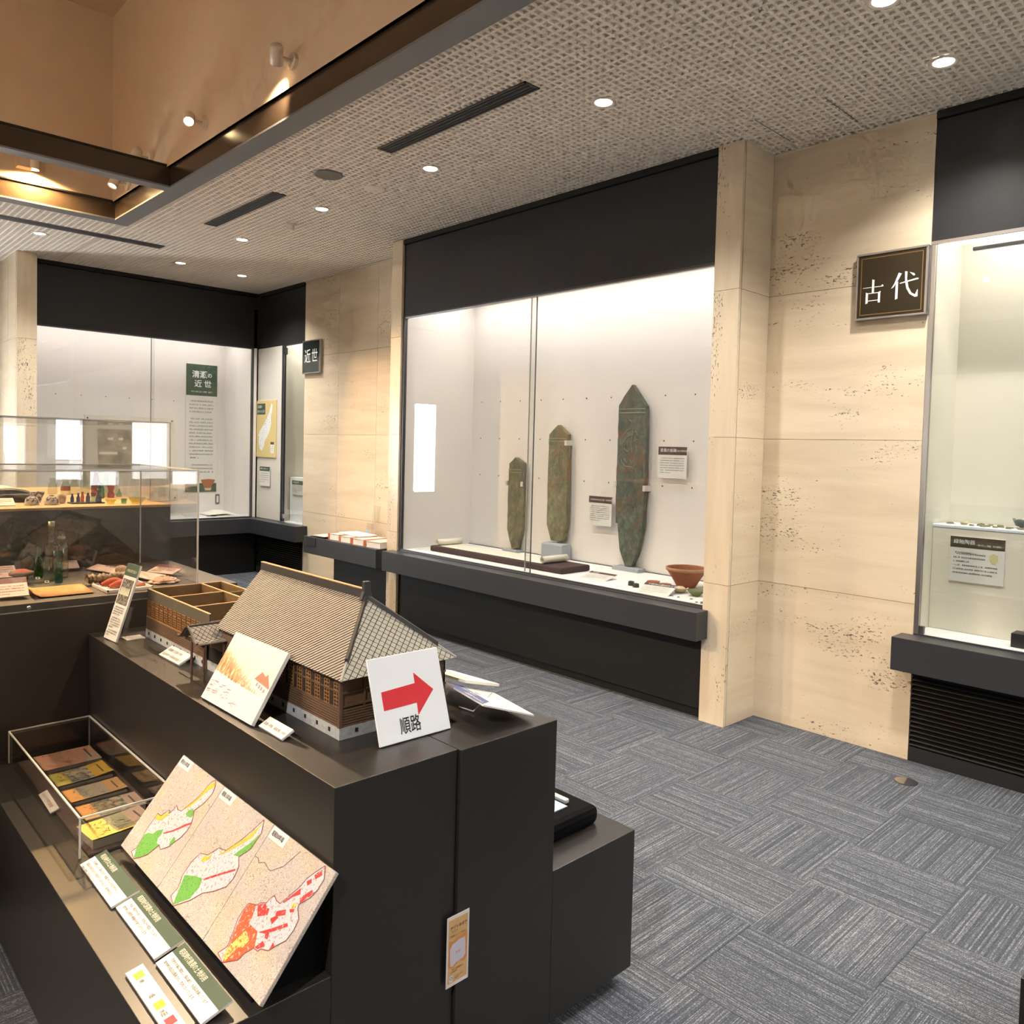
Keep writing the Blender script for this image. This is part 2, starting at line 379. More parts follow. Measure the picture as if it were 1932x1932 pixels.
DATA = {'stele_small': [(-5.242, 1.57), (-5.13, 1.519), (-5.119, 1.402), (-5.117, 1.222), (-5.126, 0.947), (-5.183, 0.741), (-5.259, 0.733), (-5.325, 0.9), (-5.326, 1.209), (-5.321, 1.393), (-5.319, 1.513)], 'stele_mid': [(-4.702, 1.864), (-4.589, 1.781), (-4.588, 1.612), (-4.578, 1.345), (-4.577, 1.014), (-4.62, 0.866), (-4.751, 0.857), (-4.807, 0.994), (-4.808, 1.241), (-4.811, 1.424), (-4.806, 1.78)], 'stele_big': [(-3.91, 2.18), (-3.845, 2.1), (-3.77, 2.004), (-3.76, 1.631), (-3.759, 1.347), (-3.763, 1.077), (-3.78, 0.977), (-3.811, 0.858), (-3.863, 0.744), (-3.926, 0.736), (-3.989, 0.872), (-4.014, 1.071), (-4.035, 1.074), (-4.043, 1.457), (-4.038, 1.692), (-4.038, 2.018), (-3.985, 2.092)], 'map': {'outline1': [(0.0693, 0.0103), (0.0816, 0.026), (0.0772, 0.0504), (0.0712, 0.0685), (0.0697, 0.0869), (0.0724, 0.1069), (0.0716, 0.1187), (0.0928, 0.1196), (0.1026, 0.1318), (0.1123, 0.1441), (0.122, 0.1372), (0.1303, 0.1489), (0.1332, 0.1637), (0.1499, 0.1577), (0.1693, 0.1614), (0.1822, 0.1815), (0.2004, 0.2084), (0.2072, 0.2246), (0.2098, 0.2461), (0.2158, 0.2603), (0.2288, 0.27), (0.2437, 0.2562), (0.2517, 0.2419), (0.2491, 0.2258), (0.2397, 0.2039), (0.2219, 0.1823), (0.235, 0.1704), (0.2479, 0.1538), (0.2486, 0.1361), (0.2419, 0.1156), (0.2286, 0.0991), (0.2169, 0.0816), (0.19, 0.0629), (0.1724, 0.069), (0.1499, 0.034), (0.1248, 0.0158), (0.102, 0.0034)], 'green1': [(0.0989, 0.0038), (0.0825, 0.0255), (0.077, 0.0605), (0.0877, 0.0697), (0.1129, 0.076), (0.1172, 0.086), (0.1436, 0.1011), (0.1509, 0.0872), (0.1466, 0.0772), (0.1555, 0.0674), (0.1711, 0.0685), (0.1499, 0.034), (0.1248, 0.0158)], 'green1b': [(0.1945, 0.1639), (0.1988, 0.1739), (0.2159, 0.1835), (0.2312, 0.174), (0.2295, 0.1651), (0.2083, 0.1606)], 'green1c': [(0.2135, 0.0835), (0.2085, 0.0913), (0.2109, 0.1069), (0.2277, 0.102), (0.2227, 0.0903)], 'yellow1': [(0.0705, 0.1079), (0.0725, 0.1182), (0.0919, 0.1176), (0.1161, 0.1394), (0.1248, 0.1331), (0.1049, 0.1103), (0.0895, 0.1063)], 'yellow1b': [(0.1684, 0.1619), (0.1822, 0.1815), (0.2004, 0.2084), (0.2098, 0.2461), (0.2322, 0.2677), (0.2429, 0.2593), (0.2236, 0.2372), (0.2081, 0.2061), (0.1935, 0.1821)], 'red1': [(0.1543, 0.0951), (0.1879, 0.1154), (0.2143, 0.137), (0.2185, 0.1419), (0.2429, 0.1568), (0.2466, 0.1533), (0.2295, 0.1403), (0.1926, 0.1127), (0.1578, 0.0931)], 'outline3': [(0.6356, 0.0069), (0.6532, 0.0287), (0.6442, 0.0553), (0.6341, 0.0804), (0.6343, 0.101), (0.6384, 0.1163), (0.6686, 0.1254), (0.6734, 0.1323), (0.6932, 0.1408), (0.6971, 0.1535), (0.7035, 0.1617), (0.7196, 0.1569), (0.7353, 0.1575), (0.75, 0.1824), (0.7655, 0.2092), (0.77, 0.2267), (0.7841, 0.2467), (0.8023, 0.2683), (0.8218, 0.2467), (0.8209, 0.2248), (0.8127, 0.2031), (0.7907, 0.1799), (0.7948, 0.1726), (0.8153, 0.1592), (0.8186, 0.1386), (0.814, 0.1146), (0.7942, 0.0953), (0.7803, 0.0787), (0.7571, 0.0715), (0.7504, 0.0641), (0.7346, 0.0634), (0.7153, 0.0425), (0.7098, 0.0267), (0.6675, 0.0015)], 'orange3': [(0.6669, 0.002), (0.6554, 0.0297), (0.6441, 0.063), (0.6357, 0.1), (0.6414, 0.1168), (0.6642, 0.1235), (0.6704, 0.1136), (0.6748, 0.1), (0.6753, 0.0893), (0.7165, 0.0895), (0.7355, 0.0652), (0.7162, 0.0444), (0.7085, 0.0275)], 'lime3': [(0.6591, 0.0073), (0.6555, 0.0222), (0.6654, 0.048), (0.6797, 0.0759), (0.7075, 0.0658), (0.7011, 0.0478), (0.687, 0.0428), (0.681, 0.0295), (0.672, 0.0059)], 'red3_0': [(0.6673, 0.1264), (0.6923, 0.1388), (0.7023, 0.1338), (0.7122, 0.1366), (0.7172, 0.1249), (0.6897, 0.1096)], 'red3_1': [(0.7343, 0.1401), (0.762, 0.1568), (0.7697, 0.148), (0.7451, 0.1341)], 'red3_2': [(0.7413, 0.1631), (0.7692, 0.206), (0.778, 0.1959), (0.76, 0.182), (0.7447, 0.163)], 'red3_3': [(0.7841, 0.1908), (0.8038, 0.2161), (0.8155, 0.2164), (0.8112, 0.207), (0.7916, 0.1818)], 'red3_4': [(0.7869, 0.2415), (0.798, 0.2586), (0.8096, 0.2509), (0.7962, 0.236)], 'red3_5': [(0.7199, 0.0895), (0.7564, 0.115), (0.7889, 0.14), (0.7968, 0.1361), (0.7624, 0.1102), (0.7412, 0.0962)], 'red3_6': [(0.7433, 0.0971), (0.7533, 0.1046), (0.7592, 0.0924), (0.7486, 0.0905)], 'red3_7': [(0.7355, 0.0652), (0.7493, 0.0849), (0.7631, 0.0795), (0.7474, 0.0663)], 'red3_8': [(0.7811, 0.0805), (0.7803, 0.0962), (0.7925, 0.0916), (0.786, 0.0842)], 'red3_9': [(0.732, 0.1238), (0.7468, 0.1379), (0.7538, 0.1349), (0.7461, 0.1179)], 'red3_10': [(0.7749, 0.2225), (0.7846, 0.2328), (0.7919, 0.2265), (0.7843, 0.2171)], 'red3_11': [(0.7724, 0.1613), (0.7856, 0.1686), (0.7895, 0.1628), (0.7788, 0.1573)], 'lime3b': [(0.7701, 0.171), (0.781, 0.1803), (0.7885, 0.1714), (0.7753, 0.1641)], 'outline2': [(0.3535, 0.0112), (0.3608, 0.0344), (0.3468, 0.0601), (0.3489, 0.0975), (0.3621, 0.1213), (0.3939, 0.1293), (0.4171, 0.1568), (0.4501, 0.163), (0.4796, 0.1995), (0.5005, 0.2347), (0.5169, 0.266), (0.5372, 0.2397), (0.5316, 0.1974), (0.5096, 0.171), (0.5312, 0.1556), (0.5377, 0.1303), (0.5303, 0.108), (0.4966, 0.0831), (0.4625, 0.0643), (0.4339, 0.0348), (0.3875, 0.0017)], 'green2': [(0.382, 0.0015), (0.3696, 0.0292), (0.3537, 0.0629), (0.3966, 0.0784), (0.4295, 0.0854), (0.4373, 0.0667), (0.4297, 0.0373)], 'green2b': [(0.4864, 0.1662), (0.4999, 0.1849), (0.5178, 0.2076), (0.5341, 0.2385), (0.5359, 0.2013), (0.5088, 0.1716)], 'yellow2': [(0.382, 0.1086), (0.3803, 0.1239), (0.3983, 0.1265), (0.4073, 0.1383), (0.4093, 0.1264), (0.3901, 0.1105)], 'yellow2b': [(0.4159, 0.154), (0.439, 0.1527), (0.4817, 0.198), (0.5045, 0.2317), (0.5197, 0.2602), (0.5122, 0.2188), (0.4765, 0.1802), (0.4432, 0.1499)], 'red2': [(0.4328, 0.0867), (0.4712, 0.1136), (0.5226, 0.1478), (0.5281, 0.1453), (0.4756, 0.1106), (0.437, 0.0841)], 'red2b': [(0.3523, 0.0989), (0.3641, 0.1128), (0.3896, 0.1003), (0.3736, 0.0892)], 'river': [(0.565, 0.1948), (0.5783, 0.1959), (0.591, 0.1891), (0.6084, 0.1979), (0.6328, 0.1928), (0.6438, 0.1923), (0.6764, 0.2155), (0.7019, 0.2602)], 'seam1': [(0.2308, 0.2738), (0.2808, 0.0006)], 'seam2': [(0.5523, 0.2679), (0.5399, 0.1015)]}}

# ================================================================ STRUCTURE
ZC = 3.497
YW, YR = 4.188, 4.518          # front wall plane (pillars, centre case) and recessed wall plane
# ---- floor with loose-laid carpet tiles
floor = struct(B().box(-11.0, 3.2, -3.6, 5.4, -0.12, -0.006).build('floor', 'black_panel'))
TP = 0.433
tile_me = B().box(-TP / 2 + .0006, TP / 2 - .0006, -TP / 2 + .0006, TP / 2 - .0006, -0.006, 0.0).build('carpet_tile', 'carpet', floor)
tile_me.location = (-1.36 + TP / 2, 2.49 + TP / 2, 0); tile_me.rotation_euler = (0, 0, math.pi / 2)
def needs_tile(x, y):
    if -3.3 < x < -1.7 and 0.75 < y < 1.7: return False        # under the plinth
    if x < -3.5 and y < 1.25: return False                     # under the long table
    if x < -3.0 and y < 0.3: return False
    if y > 4.42 and -6.1 < x < -2.5: return False
    if y < 0.2 and x > -0.9: return False
    return True
for i in range(-19, 5):
    for j in range(-7, 5):
        x, y = -1.36 + TP * (i + .5), 2.49 + TP * (j + .5)
        if (i, j) == (0, 0) or not needs_tile(x, y): continue
        c = tile_me.copy(); COL.objects.link(c); c.parent = floor
        c.location = (x, y, 0); c.rotation_euler = (0, 0, math.pi / 2 if (i + j) % 2 == 0 else 0)
# ---- ceiling: slabs round the light well, and the embossed boards below them
ceil = bpy.data.objects.new('ceiling', None); COL.objects.link(ceil); ceil['_w'] = 1; struct(ceil)
B().box(-11.0, 3.2, 2.14, 5.4, ZC + .014, ZC + .12).build('ceiling_slab', 'ceiling_back', ceil)
B().box(-11.0, -7.16, -3.6, 2.14, ZC + .014, ZC + .12).build('ceiling_slab', 'ceiling_back', ceil)
B().box(-7.16, 3.2, -3.6, -1.6, ZC, ZC + .12).build('ceiling_slab', 'ceiling_back', ceil)
B().box(0.6, 3.2, -1.6, 2.14, ZC, ZC + .12).build('ceiling_slab', 'ceiling_back', ceil)
def relief(x0, x1, y0, y1, name):
    px, py, dx, dy, dep = 0.0425, 0.048, 0.0290, 0.0340, 0.011
    nx, ny = int((x1 - x0) / px), int((y1 - y0) / py)
    b = B(); v = b.v; f = b.f
    for i in range(nx):
        for j in range(ny):
            ax, ay = x0 + i * px, y0 + j * py
            bx, by = ax + (px - dx) / 2, ay + (py - dy) / 2
            n = len(v)
            for (q, w) in ((ax, ay), (ax + px, ay), (ax + px, ay + py), (ax, ay + py)): v.append((q, w, ZC))
            for (q, w) in ((bx, by), (bx + dx, by), (bx + dx, by + dy), (bx, by + dy)): v.append((q, w, ZC))
            for (q, w) in ((bx, by), (bx + dx, by), (bx + dx, by + dy), (bx, by + dy)): v.append((q, w, ZC + dep))
            for k in range(4):
                l = (k + 1) % 4
                f.append((n + k, n + 4 + k, n + 4 + l, n + l)); f.append((n + 4 + k, n + 8 + k, n + 8 + l, n + 4 + l))
            f.append((n + 8, n + 11, n + 10, n + 9))
    return stuff(b.build(name, 'ceiling', ceil))
relief(-9.56, 0.7, 2.265, 4.53, 'embossed_board')
relief(-10.0, -7.28, 0.5, 2.28, 'embossed_board')
# access hatch lines
for x in (-2.33, -1.93):
    B().box(x - .002, x + .002, 3.97, 4.37, ZC - .0012, ZC).build('hatch_joint', 'ink_soft', ceil)
# thin shadow-gap trim round the pillar and the recess
for a in ((-2.51, -1.567, YR - .012, YR), (-2.513, -2.501, YW, YR), (-8.32, -6.08, YR - .012, YR)):
    B().box(a[0], a[1], a[2], a[3], ZC - .010, ZC).build('ceiling_trim', 'room_wall', ceil)
# ---- the light well: plaster walls and steel edge beams
wf = struct(B().box(-7.30, -7.15, -1.6, 2.25, 3.60, 5.15).build('wall_well_far', 'well_plaster'))
wr = struct(B().box(-7.15, 0.75, 2.11, 2.26, 3.60, 5.15).build('wall_well_right', 'well_plaster'))
struct(B().box(-7.15, 0.75, -1.75, -1.6, 3.48, 5.15).build('wall_well_left', 'well_plaster'))
struct(B().box(0.6, 0.75, -1.6, 2.11, 3.48, 5.15).build('wall_well_near', 'well_plaster'))
struct(B().box(-7.3, 0.75, -1.75, 2.26, 5.10, 5.25).build('ceiling_well', 'well_plaster'))
def beam(name, label, flange, web, lip):
    r = root(name, label, 'beam', ((flange[0] + flange[1]) / 2, (flange[2] + flange[3]) / 2, 3.455)); r['kind'] = 'structure'
    B().box(*flange).build('flange', 'steel_grey', r)
    for w in web: B().box(*w).build('web', 'steel_brown', r)
    for l in lip: B().box(*l).build('top_lip', 'black_panel', r)
    return r
beam('beam_right', 'long dark steel edge beam on the travertine side of the light well', (-7.27, 0.6, 2.128, 2.265, 3.455, 3.467),
     [(-7.14, 0.6, 2.130, 2.145, 3.467, 3.60)], [(-7.14, 0.6, 2.112, 2.150, 3.60, 3.612)])
beam('beam_far', 'dark steel edge beam at the far end of the light well', (-7.27, -7.13, -1.6, 2.128, 3.455, 3.467),
     [(-7.155, -7.14, -1.6, 2.13, 3.467, 3.60)], [(-7.155, -7.13, -1.6, 2.13, 3.60, 3.612)])
beam('beam_cross', 'dark steel cross beam spanning the light well between its two bays', (-6.02, -5.91, -1.6, 2.128, 3.455, 3.467),
     [(-5.945, -5.93, -1.6, 2.13, 3.467, 3.605), (-6.00, -5.985, -1.6, 2.13, 3.467, 3.605)], [(-6.01, -5.92, -1.6, 2.13, 3.605, 3.618)])
# ---- stone walls
ROWS = [0.0, 0.861, 1.751, 2.631, ZC]
def stones(name, pieces, mat, core):
    w = bpy.data.objects.new(name, None); COL.objects.link(w); w['_w'] = 1; struct(w)
    for c in core: B().box(*c).build('wall_core', 'ink_soft', w)
    for (x0, x1, y0, y1, m) in pieces:
        for k in range(4):
            g = .0012
            b = B().box(-(x1 - x0) / 2 + g * (x1 - x0 > y1 - y0), (x1 - x0) / 2 - g * (x1 - x0 > y1 - y0), -(y1 - y0) / 2 + g * (y1 - y0 > x1 - x0), (y1 - y0) / 2 - g * (y1 - y0 > x1 - x0), ROWS[k] + g, ROWS[k + 1] - g)
            o = b.build('stone_slab', m, None); o.parent = w; o.location = ((x0 + x1) / 2, (y0 + y1) / 2, 0)
    return w
T, TV = 'travertine', 'travertine_upright'
stones('wall_right', [(-2.51, -1.572, YR, YR + .03, T), (-2.535, -2.508, YW + .005, YR, T), (-2.682, -2.508, YW - .022, YW + .003, TV),
                      (-8.32, -7.575, YR, YR + .03, T), (-7.575, -6.83, YR, YR + .03, T), (-6.83, -6.085, YR, YR + .03, T),
                      (-6.085, -5.925, YW - .022, YW + .003, TV), (-6.085, -6.06, YW + .005, YR, T)], T,
       [(-2.66, -2.536, YW + .004, 5.08, 0, ZC), (-2.536, -1.60, YR + .031, 5.08, 0, ZC), (-6.059, -5.95, YW + .004, 5.08, 0, ZC), (-8.30, -6.06, YR + .031, 5.08, 0, ZC)])
stones('wall_left', [(-9.27, -9.245, 1.852, 2.03, TV), (-9.62, -9.272, 1.85, 1.875, T), (-10.1, -9.622, 1.85, 1.875, T)], T,
       [(-10.4, -9.272, 1.877, 2.03, 0, ZC)])
for n, a in (('wall_outer_right', (-11.0, 3.2, 5.12, 5.3, 0, ZC + .1)), ('wall_outer_left', (-11.0, -10.6, 1.9, 5.12, 0, ZC + .1)),
             ('wall_back', (-11.0, 3.2, -3.6, -3.45, 0, ZC + .1))):
    struct(B().box(*a).build(n, 'room_wall'))
# the wall beyond the left pillar, with its window
wl = root('wall_left_return', None, None); struct(wl); del wl['_w']
for a in ((-10.4, -10.25, -3.5, 0.51, 0, ZC), (-10.4, -10.25, .93, 1.86, 0, ZC), (-10.4, -10.25, .51, .93, 0, .9), (-10.4, -10.25, .51, .93, 2.35, ZC)):
    B().box(*a).build('wall_part', 'room_wall', wl)
w1 = root('window_1', None, None, (-10.3, .72, .9)); struct(w1)
B().box(-10.34, -10.32, .51, .93, .9, 2.35).build('pane', 'window_glow', w1)
for a in ((-10.32, -10.24, .51, .53, .9, 2.35), (-10.32, -10.24, .91, .93, .9, 2.35), (-10.32, -10.24, .51, .93, .9, .93), (-10.32, -10.24, .51, .93, 2.32, 2.35)):
    B().box(*a).build('window_frame', 'alloy', w1)
# the end wall behind the camera, with two windows whose reflections show in the acrylic covers
we = root('wall_front', None, None); struct(we)
for a in ((3.0, 3.15, -3.5, 2.62, 0, ZC), (3.0, 3.15, 2.98, 3.52, 0, ZC), (3.0, 3.15, 4.06, 5.2, 0, ZC), (3.0, 3.15, 2.62, 2.98, 0, 1.08), (3.0, 3.15, 3.52, 4.06, 0, 1.08),
          (3.0, 3.15, 2.62, 2.98, 2.1, ZC), (3.0, 3.15, 3.52, 4.06, 2.1, ZC)):
    B().box(*a).build('wall_part', 'room_wall', we)
for n, (y0, y1) in (('window_2', (2.62, 2.98)), ('window_3', (3.52, 4.06))):
    w = root(n, None, None, (3.05, (y0 + y1) / 2, 1.08)); struct(w)
    B().box(3.10, 3.12, y0, y1, 1.08, 2.1).build('pane', 'window_glow', w)
    for a in ((3.0, 3.1, y0, y0 + .03, 1.08, 2.1), (3.0, 3.1, y1 - .03, y1, 1.08, 2.1), (3.0, 3.1, y0, y1, 1.08, 1.11), (3.0, 3.1, y0, y1, 2.07, 2.1)):
        B().box(*a).build('window_frame', 'alloy', w)
# ---- the showcase across the room (behind the camera)
oc = root('opposite_showcase', 'showcase across the room behind the camera, out of picture', 'showcase', (-3.2, -3.0, .69))
B().box(-5.9, -.5, -3.44, -3.40, .69, 3.3).build('back_wall', 'case_cloth', oc)
B().box(-5.9, -.5, -3.40, -2.60, .55, .703).build('deck', 'deck_white', oc)
B().box(-5.9, -.5, -2.62, -2.60, 2.81, ZC - .001).build('fascia_board', 'fascia', oc)
B().box(-5.9, -.5, -2.62, -2.60, .001, .69).build('front_panel', 'black_panel', oc)
for x in (-5.93, -.5): B().box(x, x + .03, -3.44, -2.60, .001, ZC - .001).build('side_wall', 'case_cloth', oc)
# ---- black fascias above the cases
def fascia(n, a, groove):
    f = root('trim_%d' % n, None, None, (a[0], a[2], a[4])); struct(f)
    B().box(*a).build('fascia_board', 'fascia', f)
    B().box(*groove).build('shadow_gap', 'black_panel', f)
    return f
fascia(1, (-5.924, -2.683, YW, YW + .03, 2.812, 3.448), (-5.924, -2.683, YW - .012, YW + .03, 3.455, ZC))
fascia(2, (-1.571, 2.99, YR, YR + .03, 2.812, 3.448), (-1.571, 2.99, YR - .012, YR + .03, 3.455, ZC))
fascia(3, (-9.53, -9.5, 2.031, YR, 2.82, 3.448), (-9.53, -9.488, 2.031, YR, 3.455, ZC))
fascia(4, (-9.5, -8.322, YR, YR + .03, 2.812, 3.448), (-9.488, -8.322, YR - .012, YR + .03, 3.455, ZC))

# ================================================================ CEILING FITTINGS
def downlight(x, y, lab, lit=True, power=125):
    r = root('ceiling_downlight', lab, 'downlight', (x, y, ZC), 'recessed ceiling downlights')
    B().lathe([(.044, -.001), (.056, -.006), (.066, -.006), (.068, 0)], (x, y, ZC), 32).build('trim_ring', 'fixture_white', r, smooth=True)
    B().lathe([(0, -.0025), (.046, -.0025), (.046, 0)], (x, y, ZC), 32).build('lens', 'lamp_glow', r)
    l = spot_light('downlight_lamp', (x, y, ZC - .02), (x, y, 0), power, NEUTRAL, 125, 0.9, 0.05); l.parent = r; l.location = (0, 0, -.02)
    return r
DL = [(-1.367, 3.975, 'lit downlight nearest the black fascia of the shards case'), (-1.365, 3.28, 'lit downlight cut by the top edge of the picture'),
      (-2.80, 3.235, 'lit downlight beyond the end of the longer slot air vent'), (-4.29, 3.225, 'lit downlight between the round ceiling speaker and the stele case'),
      (-5.66, 3.20, 'lit downlight beside the short slot air vent'), (-7.07, 3.19, 'lit downlight past the short slot air vent, before the corner'),
      (-8.50, 3.175, 'lit downlight over the green headed panel case, the dimmest row end'), (-8.59, 3.88, 'lit downlight nearest the inner corner of the black fascias'),
      (-8.32, 1.845, 'lit downlight alone beyond the long thin ceiling slot')]
DL += [(0.07, 3.24, 'added unseen downlight farther along the row over the shards case, out of picture'), (1.5, 3.24, 'added unseen downlight at the row end over the shards case, out of picture'),  # unseen downlights added to brighten the room and its ceiling
       (1.8, 1.6, 'added unseen downlight behind the camera beside the light well, out of picture'), (1.8, -0.4, 'added unseen downlight behind the camera near the back corner, out of picture'),
       (0.0, -2.5, 'added unseen downlight behind the camera on the back row, out of picture'), (-2.6, -2.5, 'second added unseen downlight on the back row, out of picture'), (-5.2, -2.5, 'third added unseen downlight on the back row, out of picture'), (-8.3, -0.6, 'added unseen downlight past the light well on the window side, out of picture')]
for x, y, lab in DL: downlight(x, y, lab)
plain('vent_grey', (0.045, 0.043, 0.042), .45)
def vent(x0, x1, y0, y1, lab):
    r = root('slot_air_vent', lab, 'air vent', ((x0 + x1) / 2, (y0 + y1) / 2, ZC), 'ceiling slot vents')
    z0, z1 = ZC - .006, ZC
    B().box(x0, x1, y0, y1, ZC - .001, ZC).build('backing', 'ink', r)
    t = .011
    for a in ((x0, x1, y0, y0 + t), (x0, x1, y1 - t, y1), (x0, x0 + t, y0, y1), (x1 - t, x1, y0, y1)): B().box(*a, z0, z1).build('frame', 'vent_grey', r)
    for k in range(1, 4):
        y = y0 + (y1 - y0) * k / 4
        B().box(x0 + t, x1 - t, y - .003, y + .003, z0 + .001, z1).build('blade', 'vent_grey', r)
vent(-4.25, -2.93, 2.78, 2.888, 'longer black slot air vent near the light well beam')
vent(-6.81, -5.555, 2.735, 2.845, 'shorter looking black slot air vent farther down the ceiling')
r = root('ceiling_slot', 'long thin dark slot in the ceiling before the left case', 'air vent', (-7.95, 1.6, ZC), 'ceiling slot vents')
B().box(-8.03, -7.88, 0.6, 2.80, ZC - .004, ZC).build('frame', 'vent_grey', r); B().box(-7.995, -7.915, 0.6, 2.78, ZC - .006, ZC - .003).build('opening', 'ink', r)
r = root('ceiling_speaker', 'round grey ceiling speaker grille beside the smoke detector', 'speaker', (-4.91, 2.82, ZC))
B().lathe([(.075, -.004), (.088, -.010), (.097, -.008), (.1, 0)], (-4.91, 2.82, ZC), 32).build('rim', 'steel_grey', r, smooth=True)
B().lathe([(0, -.006), (.076, -.005)], (-4.91, 2.82, ZC), 32).build('grille', 'dark_alloy', r)
r = root('smoke_detector', 'flat cream smoke detector disc on the embossed ceiling', 'detector', (-4.93, 3.21, ZC))
B().lathe([(0, -.016), (.03, -.016), (.055, -.012), (.075, -.006), (.078, 0)], (-4.93, 3.21, ZC), 32).build('body', 'ceiling_back', r, smooth=True)
B().lathe([(0, -.02), (.014, -.019), (.015, -.016)], (-4.93, 3.21, ZC), 16).build('sensor', 'card_white', r)
r = root('sprinkler_head', 'small pinkish sensor stub hanging from the ceiling', 'sprinkler', (-6.25, 3.245, ZC))
B().lathe([(.045, 0), (.045, -.008), (.03, -.012)], (-6.25, 3.245, ZC), 20).build('collar', 'room_wall', r)
B().lathe([(.03, -.012), (.03, -.05), (.02, -.056), (0, -.056)], (-6.25, 3.245, ZC), 20).build('stub', 'room_wall', r)
# warm spotlights fixed to the well walls
def wall_spot(x, z, aim, lab, power=60, yw=2.11, angle=60, col=WARM):
    """round head on a short arm from a disc on a long well wall"""
    sg = -1 if yw > 0 else 1
    r = root('wall_spotlight', lab, 'spotlight', (x, yw, z), 'spotlights on the well wall')
    B().lathe([(.045, 0), (.045, .02 * sg), (0, .022 * sg)], (x, yw, z), 24, 'y').build('wall_disc', 'fixture_white', r)
    B().tube([(x, yw + .02 * sg, z), (x, yw + .08 * sg, z)], .010).build('arm', 'fixture_white', r)
    c = Vector((x, yw + .105 * sg, z)); d = (Vector(aim) - c).normalized()
    h = B(); pr = [(0, -.055), (.030, -.055), (.036, -.04), (.036, .045), (.031, .047), (.029, .030)]
    q = Vector((0, 0, 1)).rotation_difference(d)
    tmp = B().lathe(pr, (0, 0, 0), 20); h.v = [tuple(c + q @ Vector(v)) for v in tmp.v]; h.f = tmp.f
    h.build('lamp_head', 'fixture_white', r, smooth=True)
    e = B(); tmp = B().lathe([(0, .034), (.030, .034)], (0, 0, 0), 20); e.v = [tuple(c + q @ Vector(v)) for v in tmp.v]; e.f = tmp.f
    e.build('lens', 'lamp_glow_warm', r)
    l = spot_light('spot_lamp', tuple(c + d * .06), aim, power, col, angle, .7, .03)
    l.parent = r; l.location = c + d * .06 - Vector((x, yw, z))
    return r
wall_spot(-4.05, 3.72, (-4.22, 2.09, 3.56), 'warm spotlight grazing the well wall above the long beam', 60)
wall_spot(-5.25, 3.72, (-2.6, 0.85, 0.9), 'warm spotlight with its bright lens turned toward the room', 400)
wall_spot(-6.25, 3.735, (-5.0, 1.0, 1.3), 'warm spotlight half hidden by the cross beam', 300)
wall_spot(-6.74, 3.65, (-6.2, 0.9, 1.3), 'warm spotlight peeking into the far bay beside the well corner', 160)
wall_spot(-2.55, 3.72, (-2.3, 0.9, 0.9), 'warm spotlight at the top edge of the picture', 190)
wall_spot(-4.9, 3.72, (-2.1, 0.75, 0.6), 'warm spotlight on the opposite well wall aimed at the map board, out of picture', 190, -1.6, 45)
wall_spot(-3.6, 3.72, (-2.9, 0.8, 0.7), 'warm spotlight on the opposite well wall aimed at the book box, out of picture', 220, -1.6, 50)
wall_spot(-5.6, 3.72, (-3.8, 0.9, 1.1), 'warm spotlight on the opposite well wall aimed at the bottles, out of picture', 380, -1.6, 50)
wall_spot(-6.6, 3.72, (-4.6, 1.1, 1.3), 'warm spotlight on the opposite well wall aimed at the wooden top, out of picture', 380, -1.6, 45)
wall_spot(-3.0, 3.8, (-4.6, 2.1, 4.4), 'added unseen warm spotlight on the opposite well wall washing the plaster, out of picture', 62, -1.6, 110)  # unseen lamp added to brighten the long plaster wall of the well
wall_spot(-5.2, 3.8, (-7.1, 1.4, 4.2), 'added unseen warm spotlight on the opposite well wall washing the far plaster, out of picture', 50, -1.6, 100)  # another unseen lamp, added to lift the far well plaster
wall_spot(-0.2, 3.72, (-1.7, 1.2, 1.0), 'added unseen neutral spotlight on the opposite well wall brightening the arrow sign, out of picture', 360, -1.6, 40, (1.0, .96, .92))  # unseen neutral fill lamp added so the arrow sign reads bright
r = root('box_spotlight', 'warm box shaped spotlight on the far wall of the well', 'spotlight', (-7.15, 1.47, 3.70))
B().box(-7.15, -7.06, 1.42, 1.52, 3.70, 3.80).build('housing', 'well_plaster', r)
B().lathe([(.038, .0), (.038, .07), (.03, .075), (0, .075)], (-7.085, 1.53, 3.70), 20).build('lamp_head', 'fixture_white', r)
B().lathe([(0, .003), (.033, .003)], (-7.085, 1.53, 3.698), 20).build('lens', 'lamp_glow_warm', r)
l = spot_light('spot_lamp', (-7.085, 1.53, 3.69), (-6.95, 1.5, 2.0), 300, (1.0, 0.62, 0.26), 168, .5, .03); l.parent = r; l.location = (.065, .06, -.01)

# ================================================================ BUILT-IN CASES
def pane(r, a, name='glass_pane', mat='pane_glass'):
    return B().box(*a).build(name, mat, r)
# ---- centre case with the stone steles
cc = root('centre_showcase', 'wide built-in glass showcase holding the three stone steles', 'showcase', (-4.3, YW, .69))
back = B().box(-5.94, -2.66, 5.03, 5.07, .69, 3.3).build('back_wall', 'case_cloth', cc)
B().box(-5.95, -5.92, YW + .03, 5.03, .69, 3.3).build('side_wall', 'case_cloth', cc)
B().box(-2.69, -2.66, YW + .03, 5.03, .69, 3.3).build('side_wall', 'case_cloth', cc)
B().box(-5.92, -2.69, YW + .012, 5.03, .55, .703).build('deck', 'deck_white', cc)
B().box(-5.92, -2.69, 5.018, 5.03, .703, .708).build('deck_edge', 'dark_alloy', cc)
B().box(-5.92, -2.69, YW + .03, 5.03, 3.08, 3.1).build('lamp_box_lid', 'deck_white', cc)
pane(cc, (-5.898, -4.225, YW + .012, YW + .020, .706, 2.815)); pane(cc, (-4.30, -2.684, YW + .024, YW + .032, .706, 2.815))
